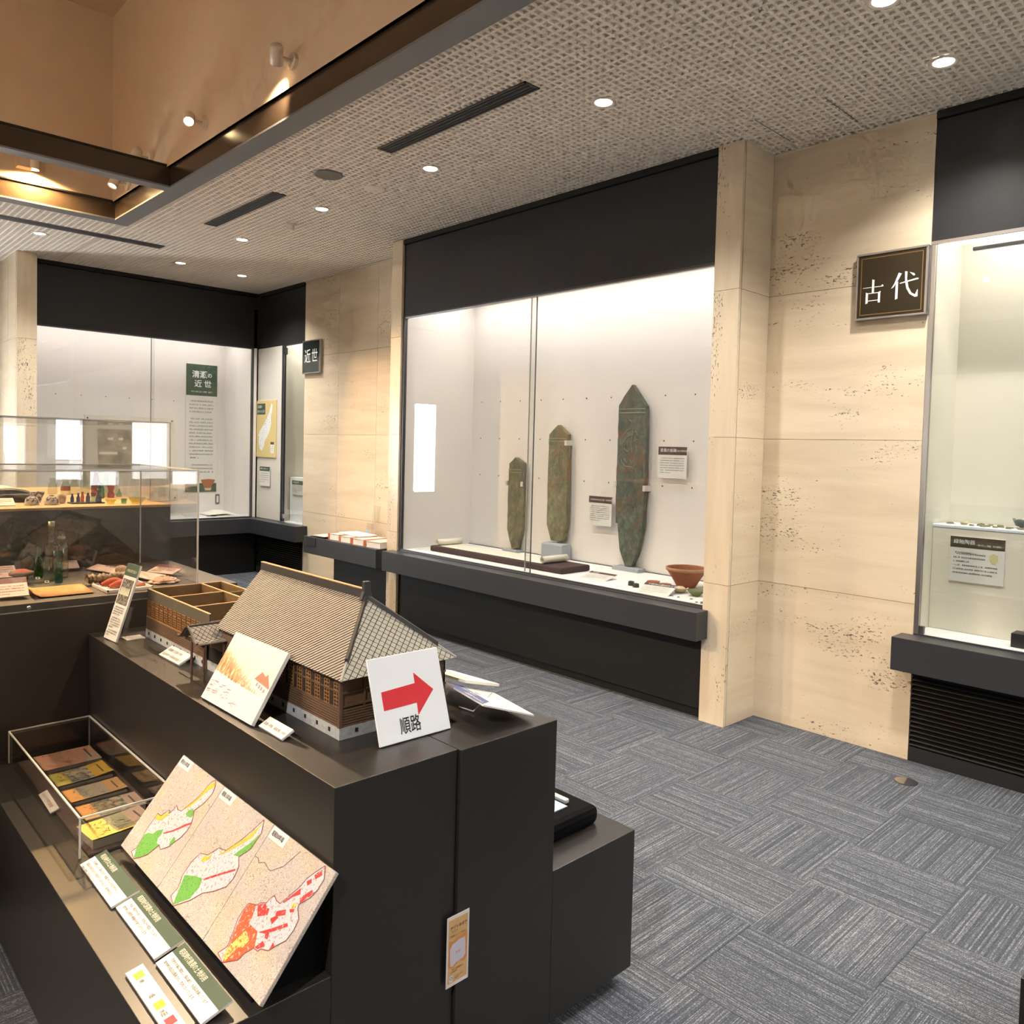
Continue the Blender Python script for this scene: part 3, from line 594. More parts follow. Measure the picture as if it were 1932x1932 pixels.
for a in ((-5.924, -5.898, YW - .004, YW + .03, .703, 2.812), (-5.924, -2.684, YW - .006, YW + .012, 2.800, 2.812), (-5.898, -2.684, YW - .001, YW + .012, .700, .712), (-4.229, -4.224, YW + .006, YW + .014, .712, 2.80)):
    B().box(*a).build('frame', 'dark_alloy', cc)
B().box(-5.898, -2.684, YW + .002, YW + .03, 2.790, 2.800).build('glazing_track', 'alloy', cc)
B().box(-4.304, -4.300, YW + .022, YW + .034, .712, 2.80).build('glass_edge', 'acrylic_edge', cc)
hole = None
for z in (2.09, 1.74, 1.39):
    for k in range(10):
        x = -5.79 + .2695 * k
        if hole is None:
            hole = B().lathe([(0, 0), (.006, 0), (.006, .004)], (0, 0, 0), 10, 'y').build('peg_hole', 'ink', None); hole.parent = cc; c = hole
        else:
            c = hole.copy(); COL.objects.link(c); c.parent = cc
        c.location = Vector((x, 5.0285, z)) - cc.location
lb = root('centre_ledge', 'long charcoal ledge in front of the stele case', 'ledge', (-4.3, 4.1, 0), 'charcoal case ledges')
B().box(-5.977, -2.640, 4.040, YW - .024, .517, .693).build('ledge_beam', 'charcoal', lb, bevel=.002)
B().box(-5.92, -2.684, YW - .024, YW + .005, .517, .700).build('ledge_back', 'charcoal', lb)
B().box(-5.92, -2.684, YW + .006, YW + .03, .06, .517).build('front_panel', 'black_panel', lb)
B().box(-5.92, -2.684, YW + .03, YW + .05, 0.001, .06).build('toe_kick', 'black_panel', lb)

def schist(name, base, warm, amount):
    m, nt, bs = nodes_of(name); bs.inputs['Roughness'].default_value = 0.62
    tc = N(nt, 'ShaderNodeTexCoord'); mp = N(nt, 'ShaderNodeMapping'); mp.inputs['Scale'].default_value = (5, 5, 3.0); L(nt, tc.outputs['Object'], mp.inputs[0])
    n1 = N(nt, 'ShaderNodeTexNoise', i_Scale=1.4, i_Detail=7.0, i_Roughness=.65, i_Distortion=1.0); L(nt, mp.outputs[0], n1.inputs['Vector'])
    n2 = N(nt, 'ShaderNodeTexNoise', i_Scale=5.0, i_Detail=9.0, i_Roughness=.7); L(nt, mp.outputs[0], n2.inputs['Vector'])
    c1 = ramp(nt, n2.outputs['Fac'], [(.32, tuple(c * .45 for c in base)), (.5, base), (.66, tuple(c * 1.8 for c in base))])
    f = ramp(nt, n1.outputs['Fac'], [(amount, (0, 0, 0)), (amount + .12, (1, 1, 1))])
    mx = N(nt, 'ShaderNodeMixRGB'); L(nt, f.outputs[0], mx.inputs[0]); L(nt, c1.outputs[0], mx.inputs[1]); mx.inputs[2].default_value = (*warm, 1)
    L(nt, mx.outputs[0], bs.inputs['Base Color'])
    bp = N(nt, 'ShaderNodeBump', i_Strength=.35, i_Distance=.004); L(nt, n2.outputs['Fac'], bp.inputs['Height']); L(nt, bp.outputs[0], bs.inputs['Normal'])
schist('schist_dark', (0.085, 0.10, 0.078), (0.17, 0.085, 0.04), .50)
schist('schist_mid', (0.165, 0.155, 0.088), (0.26, 0.13, 0.045), .50)
schist('schist_small', (0.16, 0.145, 0.082), (0.09, 0.10, 0.075), .48)
plain('groove_light', (0.30, 0.30, 0.24), .8)
plain('groove_dark', (0.24, 0.23, 0.17), .8)
def rough_outline(poly, seed, amp, step):
    rn = random.Random(seed); out = []
    for i, p in enumerate(poly):
        q = poly[(i + 1) % len(poly)]; d = math.hypot(q[0] - p[0], q[1] - p[1]); k = max(1, int(d / step))
        for j in range(k):
            t = j / k; a = amp if j else 0
            out.append((p[0] + (q[0] - p[0]) * t + rn.uniform(-a, a), p[1] + (q[1] - p[1]) * t + rn.uniform(-a, a)))
    return out
def stele(key, mat, label, cx, glyph_z, gs, lines, clamps, yf):
    poly = rough_outline(DATA['stele_' + key], len(key) * 3, .003, .04)
    z0 = min(p[1] for p in poly)
    r = root('stone_stele', label, 'stele', (cx, 4.985, z0), 'pointed stone steles')
    b = B(); n = len(poly); tri = fan(poly)
    b.v = [(p[0], yf, p[1]) for p in poly] + [(p[0], yf + .045, p[1]) for p in poly]
    for t in tri: b.f.append(tuple(t)); b.f.append((t[0] + n, t[2] + n, t[1] + n))
    for i in range(n):
        j = (i + 1) % n; b.f.append((i, j, n + j, n + i))
    b.build('slab', mat, r, fix=True)
    for (z, x0, x1) in lines:
        B().box(x0, x1, yf - .0025, yf + .002, z, z + .006).build('groove', 'groove_light', r)
    # carved seed-syllable: a few bent strokes over an upturned crescent
    s = gs
    strokes = [[(-.05, 1.0), (.06, .96), (.07, .86), (.0, .80)], [(.06, .86), (.10, .60), (.06, .30), (.10, .02)], [(-.28, .52), (-.12, .68), (.04, .74)], [(-.26, .26), (-.12, .46), (-.02, .52), (.12, .56)], [(.12, .62), (.22, .66), (.27, .54)], [(.14, .36), (.28, .42)],
               [(-.16, .34), (-.20, .12), (-.08, .04), (.02, .14)], [(.24, .24), (.27, .05), (.18, -.06)], [(-.34, -.16), (-.28, -.32), (-.12, -.42), (.10, -.43), (.26, -.34), (.32, -.18)], [(-.20, -.18), (-.10, -.30), (.0, -.20), (.10, -.30), (.20, -.18)]]
    for st in strokes:
        B().tube([(cx + px * s, yf - .0005, glyph_z + pz * s) for px, pz in st], .0026 * s / .2).build('carved_stroke', 'groove_dark', r)
    for (x, z) in clamps:
        B().box(x - .012, x + .012, yf - .012, 5.029, z - .022, z + .022).build('clamp', 'acrylic_edge', r)
    return r
stele('small', 'schist_small', 'smallest olive stone stele, clipped to the wall near the glass joint', -5.235, 1.18, .15, [(1.455, -5.33, -5.155), (1.43, -5.33, -5.155)], [(-5.345, 1.33), (-5.14, 1.33)], 4.975)
stele('mid', 'schist_mid', 'middle stone stele with rusty foot standing on a grey cloth block', -4.70, 1.50, .22, [(1.745, -4.805, -4.605), (1.72, -4.805, -4.605)], [(-4.815, 1.72), (-4.60, 1.71)], 4.965)
stele('big', 'schist_dark', 'tallest dark green stone stele with brown stained flank', -3.915, 1.64, .26, [(1.985, -4.03, -3.775), (1.955, -4.025, -3.775)], [(-4.045, 1.385), (-3.755, 1.365)], 4.965)
plain('grey_cloth', (0.36, 0.39, 0.42), .95, noise=.35, nscale=120, bump=.5)
def cloth_block(x0, x1, y0, y1, h, label, seed):
    rn = random.Random(seed)
    b = B(); k = 6
    for j in range(k + 1):
        for i in range(k + 1):
            e = .92 if j in (0, k) else 1
            x = x0 + (x1 - x0) * i / k; y = y0 + (y1 - y0) * j / k
            b.v.append((x + rn.uniform(-.002, .002), y, .7032 + h * e + rn.uniform(-.004, .003)))
    for j in range(k):
        for i in range(k):
            a = j * (k + 1) + i; b.f.append((a, a + 1, a + k + 2, a + k + 1))
    ring = [i for i in range(k + 1)] + [(j + 1) * (k + 1) - 1 for j in range(1, k + 1)] + [k * (k + 1) + i for i in range(k - 1, -1, -1)] + [j * (k + 1) for j in range(k - 1, 0, -1)]
    n = len(b.v)
    for q in ring: b.v.append((b.v[q][0] + rn.uniform(-.004, .004), b.v[q][1] + rn.uniform(-.003, 0), .7032))
    for a in range(len(ring)):
        c = (a + 1) % len(ring); b.f.append((ring[a], n + a, n + c, ring[c]))
    o = b.build('cloth_wrapped_block', 'grey_cloth', fix=True, smooth=False)
    return tag(o, label, 'block', 'cloth wrapped blocks under the steles')
cloth_block(-5.33, -5.14, 4.92, 5.015, .022, 'thin grey cloth pad under the smallest stele', 2)
cloth_block(-4.80, -4.56, 4.90, 5.015, .137, 'tall grey cloth wrapped block under the middle stele', 3)
cloth_block(-4.02, -3.76, 4.92, 5.015, .030, 'low grey cloth pad under the tallest stele', 4)
# captions on the back wall
def caption(name, label, x0, x1, z0, z1, y, head, mat_head, title, tsize, rows, seed, sub=None):
    r = board_root(name, label, 'caption', (x0, y, z0), (1, 0, 0), (0, 0, 1), 'captions in the cases')
    w, h = x1 - x0, z1 - z0
    slab(r, w, h, .008, 'card_white', 'card', z1=.008)
    B().box(0, w, h - head, h, .008, .0084).build('header_band', mat_head, r)
    text(r, title, w * .06, h - head * .62, tsize, 'white_print', z=.0088)
    if sub: text(r, sub, w * .52, h - head * .60, tsize * .6, 'white_print', z=.0088, sx=.8)
    marks(r, w * .07, h - head - (h - head) * .16, w * .86, rows, (h - head) * .72 / rows, w * .03, 'ink_soft', z=.0086, seed=seed)
    return r
caption('wall_caption', 'brown headed caption card on the wall beside the tallest stele top', -3.655, -3.395, 1.455, 1.695, 5.0, .062, 'head_brown', '清瀬の板碑', .030, 7, 3, '－数少ない中世の資料－')
caption('wall_caption', 'brown headed caption card tucked against the tallest stele flank', -4.335, -4.09, 1.035, 1.275, 4.985, .055, 'head_brown', '清瀬市指定有形文化財「月待板碑」', .0155, 8, 5)
# scroll laid on a padded board
plain('tray_brown', (0.050, 0.022, 0.022), .7, bump=.2, nscale=200)
plain('scroll_paper', (0.80, 0.77, 0.66), .8, noise=.04, nscale=30)
plain('scroll_inner', (0.62, 0.52, 0.30), .8)
o = B().box(-5.70, -4.06, 4.372, 4.700, .7035, .752).build('padded_board', 'tray_brown', bevel=.012)
tag(o, 'long dark brown padded board lying under the open scroll', 'board')
r = root('hand_scroll', 'unrolled paper hand scroll with writing on the brown board', 'scroll', (-4.9, 4.52, .753))
B().box(-5.61, -4.31, 4.41, 4.67, .7535, .7547).build('paper', 'scroll_paper', r)
for x in (-5.63, -4.30):
    b = B(); k = 40; w0, w1 = 4.40, 4.68
    for i in range(k + 1):
        t = i / k; a = t * 5 * math.pi; rr = .029 - .012 * t
        for y in (w0, w1): b.v.append((x + rr * math.sin(a), y, .753 + .031 + rr * -math.cos(a)))
    for i in range(k): b.f.append((2 * i, 2 * i + 1, 2 * i + 3, 2 * i + 2))
    o = b.build('roll', 'scroll_paper', r, smooth=True); md = o.modifiers.new('thick', 'SOLIDIFY'); md.thickness = .0012
b = B(); rn = random.Random(11); x = -4.36
while x > -5.56:
    y = 4.655
    while y > 4.43 + rn.uniform(0, .05):
        s = rn.uniform(.006, .011); b.poly([(x, y), (x + s * .35, y - s * .1), (x + s * .3, y - s), (x + s * .1, y - s)], .7549); y -= s + .005
    x -= .024
stuff(b.build('writing', 'ink_soft', r))
# captions lying on the deck
def lying_caption(label, o, u, w, h, lean, mat_head, title, head, seed):
    u = Vector(u).normalized(); n = Vector((-u.y, u.x, 0)); a = math.radians(lean)
    v = n * math.sin(a) + Vector((0, 0, math.cos(a)))
    r = board_root('deck_caption', label, 'caption', o, u, v, 'captions in the cases')
    slab(r, w, h, .006, 'card_white', 'card', z1=0)
    B().box(0, w, h - head, h, 0, .0004).build('header_band', mat_head, r)
    text(r, title, w * .1, h - head * .75, head * .6, 'white_print', z=.0007)
    marks(r, w * .08, h - head - h * .14, w * .84, 5, h * .12, w * .03, 'ink_soft', z=.0006, seed=seed)
    return r
lying_caption('small brown headed caption leaning low in front of the small dishes', (-3.255, 4.235, .7045), (1, .18, 0), .235, .17, 72, 'head_brown', '下宿内山遺跡出土遺物', .040, 7)
lying_caption('small caption lying near the right end of the scroll board', (-3.90, 4.385, .7045), (1, .05, 0), .24, .16, 78, 'head_brown', '村絵図', .035, 8)
# pottery
def pot(name, label, cat, c, prof, mat, parts=(), group=None, seg=36, chip=None):
    r = root(name, label, cat, c, group)
    b = B().lathe(prof, c, seg)
    if chip:
        for i, v in enumerate(b.v):
            ang = math.atan2(v[1] - c[1], v[0] - c[0])
            for (a0, wd, dp) in chip:
                dd = abs((ang - a0 + math.pi) % (2 * math.pi) - math.pi)
                if dd < wd and v[2] > c[2] + max(p[1] for p in prof) * .55:
                    b.v[i] = (v[0], v[1], v[2] - dp * (1 - dd / wd))
    b.build('body', mat, r, smooth=True)
    for (nm, pf, m) in parts: B().lathe(pf, c, seg).build(nm, m, r, smooth=True)
    return r
plain('terracotta', (0.26, 0.085, 0.035), .7, noise=.25, nscale=30, bump=.3)
plain('terracotta_rim', (0.42, 0.22, 0.12), .7, noise=.2, nscale=40)
plain('orange_clay', (0.36, 0.12, 0.05), .75, noise=.15, nscale=60)
plain('cream_glaze', (0.62, 0.47, 0.30), .45, noise=.15, nscale=50)
plain('green_glaze', (0.14, 0.17, 0.07), .3, noise=.2, nscale=50)
pot('mortar_bowl', 'large reddish clay mortar bowl with flared rim', 'bowl', (-3.165, 4.70, .7035),
    [(0, .001), (.062, .001), (.066, .006), (.100, .065), (.138, .122), (.143, .140), (.136, .141), (.128, .122), (.060, .02), (0, .015)], 'terracotta',
    [('rim', [(.139, .120), (.146, .124), (.147, .141), (.138, .143), (.134, .138)], 'terracotta_rim')])
def dish(label, x, y, R, h, mat, chip=None):
    pot('small_dish', label, 'dish', (x, y, .7035), [(0, .001), (R * .45, .001), (R * .5, .004), (R * .85, h * .6), (R, h), (R * .94, h), (R * .7, h * .45), (0, h * .25)], mat, group='small dishes before the mortar bowl', chip=chip)
dish('small orange clay dish with an even rim behind the caption', -3.345, 4.56, .048, .032, 'orange_clay')
dish('small chipped orange clay dish beside the mortar bowl foot', -3.22, 4.52, .048, .034, 'orange_clay', [(-.6, .5, .012)])
dish('cream glazed shallow dish with a notch in its rim', -3.075, 4.49, .062, .034, 'cream_glaze', [(1.4, .4, .014)])
dish('olive green glazed small bowl nearest the stone pillar', -2.93, 4.47, .058, .040, 'green_glaze')
plain('slate_shard', (0.035, 0.035, 0.038), .6, noise=.2, nscale=40)
def shard(label, x, y, z, s, mat, seed, group, h=.008):
    rn = random.Random(seed); k = rn.randint(5, 7); a0 = rn.random() * 6
    poly = [(x + s * rn.uniform(.6, 1.1) * math.cos(a0 + 2 * math.pi * i / k), y + s * rn.uniform(.6, 1.1) * math.sin(a0 + 2 * math.pi * i / k)) for i in range(k)]
    b = B(); n = k
    b.v = [(p[0], p[1], z) for p in poly] + [(x + (p[0] - x) * .9, y + (p[1] - y) * .9, z + h + s * .12 * rn.uniform(-1, 1)) for p in poly]
    b.f.append(tuple(range(n - 1, -1, -1))); b.f.append(tuple(range(n, 2 * n)))
    for i in range(n):
        j = (i + 1) % n; b.f.append((i, j, n + j, n + i))
    return tag(b.build('pottery_shard', mat), label, 'shard', group)
G = 'little dark fragments on the white deck'
shard('larger black fragment left of the brown caption, leaning on another', -3.44, 4.43, .7035, .030, 'slate_shard', 5, G, .03)
shard('smaller black fragment between the larger one and the brown caption', -3.375, 4.40, .7035, .026, 'slate_shard', 6, G, .026)
for i, (x, y) in enumerate(((-3.03, 4.335), (-2.97, 4.33), (-2.88, 4.345), (-2.80, 4.28), (-2.78, 4.31), (-2.755, 4.27), (-2.735, 4.305), (-2.715, 4.27))):
    shard('tiny grey metal bits lying in front of the green bowl', x, y, .7035, .012, 'steel_grey', 20 + i, 'tiny metal bits before the bowls', .004)

# ---- right case (ancient period) with the white block
rc = root('shards_showcase', 'built-in showcase with green-tinged light beside the ancient sign', 'showcase', (0.5, YR, .69))
B().box(-1.60, 2.98, 5.03, 5.07, .69, 3.2).build('back_wall', 'case_cloth_green', rc)
B().box(-1.60, -1.578, YR + .031, 5.03, .69, 3.2).build('side_wall', 'case_cloth_green', rc)
B().box(-1.578, 2.98, YR + .012, 5.03, .55, .703).build('deck', 'deck_white', rc)
B().box(-1.578, 2.98, YR + .03, 5.03, 3.02, 3.04).build('lamp_box_lid', 'deck_white', rc)
pane(rc, (-1.548, 0.2, YR + .012, YR + .020, .706, 2.815)); pane(rc, (0.15, 2.95, YR + .024, YR + .032, .706, 2.815))
for a in ((-1.571, -1.548, YR - .003, YR + .03, .703, 2.812), (-1.571, 2.95, YR - .006, YR + .012, 2.795, 2.812)):
    B().box(*a).build('frame', 'alloy', rc)
B().box(-1.40, 2.9, YR + .10, YR + .12, 2.758, 2.775).build('inner_rail', 'dark_alloy', rc)
B().box(-1.50, 2.9, YR + .06, YR + .085, 2.79, 2.81).build('tube', 'tube_glow', rc)
B().box(-1.545, -1.525, YR + .004, YR + .03, .703, .745).build('lock', 'dark_alloy', rc)
rl = root('right_ledge', 'charcoal ledge of the shards case above the black louvres', 'ledge', (0.5, 4.44, 0), 'charcoal case ledges')
B().box(-1.632, 2.98, 4.370, YR - .002, .517, .695).build('ledge_beam', 'charcoal', rl, bevel=.002)
B().box(-1.571, 2.98, YR - .002, YR + .012, .517, .703).build('ledge_back', 'charcoal', rl)
def louvres(r, x0, x1, y, n=17):
    B().box(x0, x1, y + .03, y + .05, 0.001, .517).build('grille_back', 'ink', r)
    B().box(x0, x1, y - .001, y + .03, 0.001, .078).build('base_board', 'fascia', r)
    s = None
    for k in range(n):
        z = .088 + k * .0255
        if s is None:
            b = B(); b.prism([(y + .0, z), (y + .003, z + .006), (y + .026, z + .017), (y + .026, z + .012)], x0, x1, 'x'); s = b.build('louvre_slat', 'black_panel', r, fix=True); c = s
        else:
            c = s.copy(); COL.objects.link(c); c.parent = r; c.location = (0, 0, k * .0255)
louvres(rl, -1.571, 2.98, YR)
o = B().box(-1.578, -1.10, 4.755, 5.02, .7035, 1.272).build('white_block', 'case_cloth_green', bevel=.003)
tag(o, 'tall pale cloth covered block inside the shards case', 'block')
plain('pale_blue_tray', (0.70, 0.77, 0.82), .5)
o = B().prism([(-1.585, 4.752), (-1.125, 4.752), (-1.105, 4.80), (-1.105, 5.015), (-1.56, 5.015)], 1.2725, 1.290, 'z').build('shard_tray', 'pale_blue_tray', fix=True, bevel=.004)
tag(o, 'pale blue mat holding pottery shards on the white block', 'mat')
plain('shard_tan', (0.30, 0.22, 0.14), .7, noise=.3, nscale=60)
plain('shard_olive', (0.20, 0.20, 0.10), .5, noise=.3, nscale=60)
plain('shard_yellow', (0.62, 0.58, 0.30), .5, noise=.15, nscale=60)
plain('celadon', (0.13, 0.15, 0.13), .25)
G = 'shards on the pale blue mat'
shard('largest pale yellow shard at the corner of the blue mat', -1.47, 4.93, 1.2905, .030, 'shard_yellow', 3, G, .014)
for i, (x, y, m, s) in enumerate(((-1.52, 4.86, 'shard_tan', .026), (-1.45, 4.86, 'shard_tan', .022), (-1.40, 4.82, 'shard_tan', .014), (-1.38, 4.93, 'shard_olive', .018), (-1.335, 4.935, 'shard_tan', .016), (-1.29, 4.93, 'shard_tan', .018),
     (-1.375, 4.87, 'shard_olive', .020), (-1.33, 4.85, 'shard_olive', .018), (-1.34, 4.81, 'shard_tan', .018), (-1.28, 4.815, 'shard_tan', .018), (-1.27, 4.87, 'shard_olive', .020), (-1.225, 4.85, 'shard_tan', .020), (-1.215, 4.80, 'shard_olive', .014), (-1.18, 4.86, 'shard_olive', .016), (-1.16, 4.81, 'shard_tan', .022))):
    shard('small %s pottery shard among many on the blue mat' % ('tan' if m == 'shard_tan' else 'olive green'), x, y, 1.2905, s, m, 40 + i, G)
shard('flat olive shard lying before the broken grey bowl', -1.135, 4.845, 1.2905, .026, 'shard_olive', 70, G, .012)
pot('broken_bowl', 'broken grey green bowl with jagged rim on the blue mat', 'bowl', (-1.17, 4.93, 1.2905), [(0, .001), (.025, .001), (.028, .006), (.050, .030), (.060, .052), (.056, .052), (.044, .028), (0, .012)], 'celadon', chip=[(-1.0, .6, .018), (-2.4, .5, .016), (.5, .6, .02), (2.2, .7, .02)])
r = caption('block_caption', 'umber headed caption with a yellow shard picture on the white block', -1.480, -1.213, .985, 1.232, 4.7545, .060, 'head_umber', '緑釉陶器', .027, 1, 9)
r.matrix_world = Matrix(((1, 0, 0, -1.480), (0, 0, -1, 4.7545), (0, 1, 0, .985), (0, 0, 0, 1)))
text(r, '－緑の珍しい陶器、花の模様も－', .128, .203, .0125, 'white_print', z=.0088, sx=.72)
marks(r, .018, .150, .165, 3, .021, .0085, 'ink', z=.0087, seed=31)
marks(r, .018, .087, .225, 3, .021, .0085, 'ink', z=.0087, seed=32, last=.9)
patch(r, .055, .165, .148, .160, 'ink_red', 'red_phrase', z=.0089) if False else None
shape(r, [(.195, .155), (.212, .170), (.236, .160), (.238, .135), (.228, .112), (.208, .112), (.197, .13)], 'shard_yellow', 'picture', z=.0088)
o = B().box(-1.13, -.70, 4.60, 4.70, .7035, .775).build('dark_caption_stand', 'fascia', bevel=.002); tag(o, 'low black stand at the picture edge inside the shards case', 'stand')

# ---- left corner case
lc = root('corner_showcase', 'built-in corner showcase with the tall green headed panel', 'showcase', (-9.9, 3.3, .69))
B().box(-10.40, -10.35, 2.03, 4.50, .69, 3.3).build('back_wall', 'case_cloth', lc)
B().box(-10.35, -9.50, 4.46, 4.50, .69, 3.3).build('side_wall', 'case_cloth', lc)
B().box(-10.35, -9.50, 2.031, 2.05, .69, 3.3).build('side_wall', 'case_cloth', lc)
B().box(-10.35, -9.512, 2.05, 4.46, .55, .703).build('deck', 'deck_white', lc)
B().box(-10.35, -9.532, 2.05, 4.46, 3.08, 3.1).build('lamp_box_lid', 'deck_white', lc)
pane(lc, (-9.520, -9.512, 2.06, 3.27, .706, 2.82)); pane(lc, (-9.508, -9.500, 3.23, 4.44, .706, 2.82))
for a in ((-9.53, -9.497, 4.435, 4.46, .703, 2.82), (-9.53, -9.49, 2.032, 4.45, 2.806, 2.82), (-9.53, -9.49, 2.032, 4.45, .700, .710), (-9.507, -9.499, 3.226, 3.232, .71, 2.81)):
    B().box(*a).build('frame', 'dark_alloy', lc)
hole2 = None
for k in range(6):
    c = hole.copy(); COL.objects.link(c); c.parent = lc; c.rotation_euler = (0, 0, math.pi / 2); c.location = Vector((-10.3485, 2.462 + .267 * k, 2.145)) - lc.location
# the closed board wall and the narrow glass door round the corner
ld = root('narrow_showcase', 'narrow glass door case beside the early modern sign', 'showcase', (-8.9, YR, .69))
B().box(-9.50, -8.86, YR, YR + .03, .70, 2.812).build('board_wall', 'case_board', ld)
B().box(-9.4, -8.30, 5.03, 5.07, .69, 3.2).build('back_wall', 'case_cloth_green', ld)
B().box(-8.86, -8.84, YR + .03, 5.03, .69, 3.2).build('side_wall', 'case_cloth_green', ld)
B().box(-9.4, -8.322, YR + .012, 5.03, .55, .703).build('deck', 'deck_white', ld)
pane(ld, (-8.80, -8.323, YR + .008, YR + .016, .706, 2.815))
for a in ((-8.86, -8.835, YR - .006, YR + .02, .703, 2.812), (-8.822, -8.80, YR - .004, YR + .02, .703, 2.812), (-8.86, -8.323, YR - .004, YR + .012, 2.80, 2.812)):
    B().box(*a).build('frame', 'dark_alloy', ld)
B().box(-8.80, -8.77, YR - .012, YR + .02, 2.70, 2.78).build('hinge', 'ink', ld); B().box(-8.80, -8.77, YR - .012, YR + .02, .74, .79).build('hinge', 'alloy', ld)
o = B().box(-8.82, -8.323, 4.62, 4.80, .7035, 1.235).build('pale_block', 'deck_white', bevel=.003); tag(o, 'pale display block behind the narrow glass door', 'block')
caption('block_caption', 'green headed caption on the pale block behind the narrow door', -8.74, -8.47, 1.03, 1.20, 4.611, .05, 'head_green', '下清戸の道標', .024, 5, 12)
ll = root('corner_ledge', 'charcoal ledge running round the inner corner case', 'ledge', (-9.4, 4.3, 0), 'charcoal case ledges')
B().prism([(-9.497, 2.032), (-9.35, 2.032), (-9.35, 4.366), (-8.20, 4.366), (-8.20, YR - .002), (-9.497, YR - .002)], .517, .695, 'z').build('ledge_beam', 'charcoal', ll, fix=True, bevel=.002)
B().box(-9.52, -9.497, 2.032, 4.50, 0.001, .70).build('front_panel', 'black_panel', ll)
B().box(-8.322, -8.30, YR - .001, YR + .02, 0.001, .7).build('end_panel', 'black_panel', ll)
louvres(ll, -9.49, -8.325, YR)
# tall panel on the back wall
r = board_root('period_poster', 'tall wall panel with green head and rows of text', 'panel', (-10.338, 3.945, .975), (0, 1, 0), (0, 0, 1))
W, H = .405, 1.66
slab(r, W, H, .010, 'card_white', 'panel')
B().box(0, W, H - .405, H, 0, .0005).build('header_band', 'head_green', r)
B().box(0, W, 0, .115, 0, .0005).build('foot_band', 'head_green', r)
text(r, '清瀬', .075, H - .165, .098, 'white_print', z=.0009, bold=.0015); text(r, 'の', .272, H - .160, .066, 'white_print', z=.0009, bold=.001)
text(r, '近 世', .105, H - .285, .098, 'white_print', z=.0009, bold=.0015)
text(r, '－村々の成り立ちと風習・信仰－', .05, H - .362, .024, 'white_print', z=.0009, sx=.82)
marks(r, .045, 1.175, .32, 4, .046, .0195, 'ink_soft', seed=41, last=.95); marks(r, .045, .945, .32, 12, .046, .0195, 'ink_soft', seed=42, last=.4); marks(r, .045, .345, .32, 4, .046, .0195, 'ink_soft', seed=43, last=.35)
shape(r, [(.205, .16), (.205, .14), (.235, .085), (.255, .05), (.335, .05), (.350, .09), (.385, .14), (.385, .16), (.30, .17)], 'orange_clay', 'bowl_picture', z=.0012)
shape(r, [(.245, .05), (.262, .018), (.328, .018), (.345, .05)], 'cream_glaze', 'bowl_picture_foot', z=.0013)
# switch plate
r = board_root('wall_switch', 'small framed switch plate below the tall green headed panel', 'switch', (-10.348, 4.345, .81), (0, 1, 0), (0, 0, 1))
slab(r, .055, .13, .006, 'steel_grey', 'plate', z1=.006); slab(r, .028, .085, .003, 'case_cloth', 'rocker', x=.0135, y=.022, z1=.008)
# big old document board leaning in the case
def old_paper(name, base, dark, sc, lo, hi):
    m, nt, bs = nodes_of(name); bs.inputs['Roughness'].default_value = .8
    tc = N(nt, 'ShaderNodeTexCoord'); nz = N(nt, 'ShaderNodeTexNoise', i_Scale=sc, i_Detail=6.0, i_Roughness=.6); L(nt, tc.outputs['Object'], nz.inputs['Vector'])
    rr = ramp(nt, nz.outputs['Fac'], [(lo, dark), (hi, base)]); L(nt, rr.outputs[0], bs.inputs['Base Color'])
old_paper('old_map', (0.46, 0.37, 0.26), (0.16, 0.115, 0.075), 7.0, .36, .62)
plain('mount_board', (0.64, 0.57, 0.48), .7)
r = board_root('document_board', 'large beige mounted board with an old brown document, leaning in the corner case', 'board', (-9.98, 2.70, .9), (0, 1, .0), (-.12, 0, .98))
slab(r, 1.02, 1.02, .012, 'mount_board', 'mount'); B().box(.13, .50, .34, .86, 0, .001).build('document', 'old_map', r)
B().box(.52, .86, .34, .86, 0, .001).build('document', 'card_white', r)
for p in ((.03, .985), (.985, .985), (.985, .03), (.03, .03)): B().lathe([(0, .004), (.009, .003), (.010, 0)], (p[0], p[1], 0), 10).build('pin', 'ink', r)
for (x, y, w) in ((.24, .73, .06), (.36, .73, .05), (.14, .56, .2), (.40, .62, .04)): patch(r, x, x + w, y, y + .03, 'cream_print', 'torn_patch', z=.0016)
# papers on the left deck
for i, (lab, pts) in enumerate((('white printed sheet lying on the corner case deck', [(-9.80, 3.75), (-9.78, 4.05), (-10.1, 4.12), (-10.12, 3.82)]),
                                ('white folded sheet at the corner of the corner case deck', [(-9.58, 4.08), (-9.58, 4.42), (-9.75, 4.43), (-9.77, 4.12)]))):
    o = B().prism(pts, .7035, .712, 'z').build('paper_sheet', 'card_white', fix=True); tag(o, lab, 'paper', 'papers on the corner deck')
b = B(); rn = random.Random(5); K = 9
for j in range(K):
    for i in range(K):
        x, y = -10.05 + .34 * j / (K - 1), 4.0 + .36 * i / (K - 1)
        b.v.append((x, y, .716 + .05 * math.sin(3.1 * i / (K - 1)) * abs(math.sin(2.6 * j / (K - 1) + .3)) + rn.uniform(0, .008)))
for j in range(K - 1):
    for i in range(K - 1): a = j * K + i; b.f.append((a, a + 1, a + K + 1, a + K))
o = b.build('crumpled_document', 'scroll_paper', smooth=True); md = o.modifiers.new('t', 'SOLIDIFY'); md.thickness = .002; tag(o, 'curling cream document lying on the corner case deck', 'paper', 'papers on the corner deck')
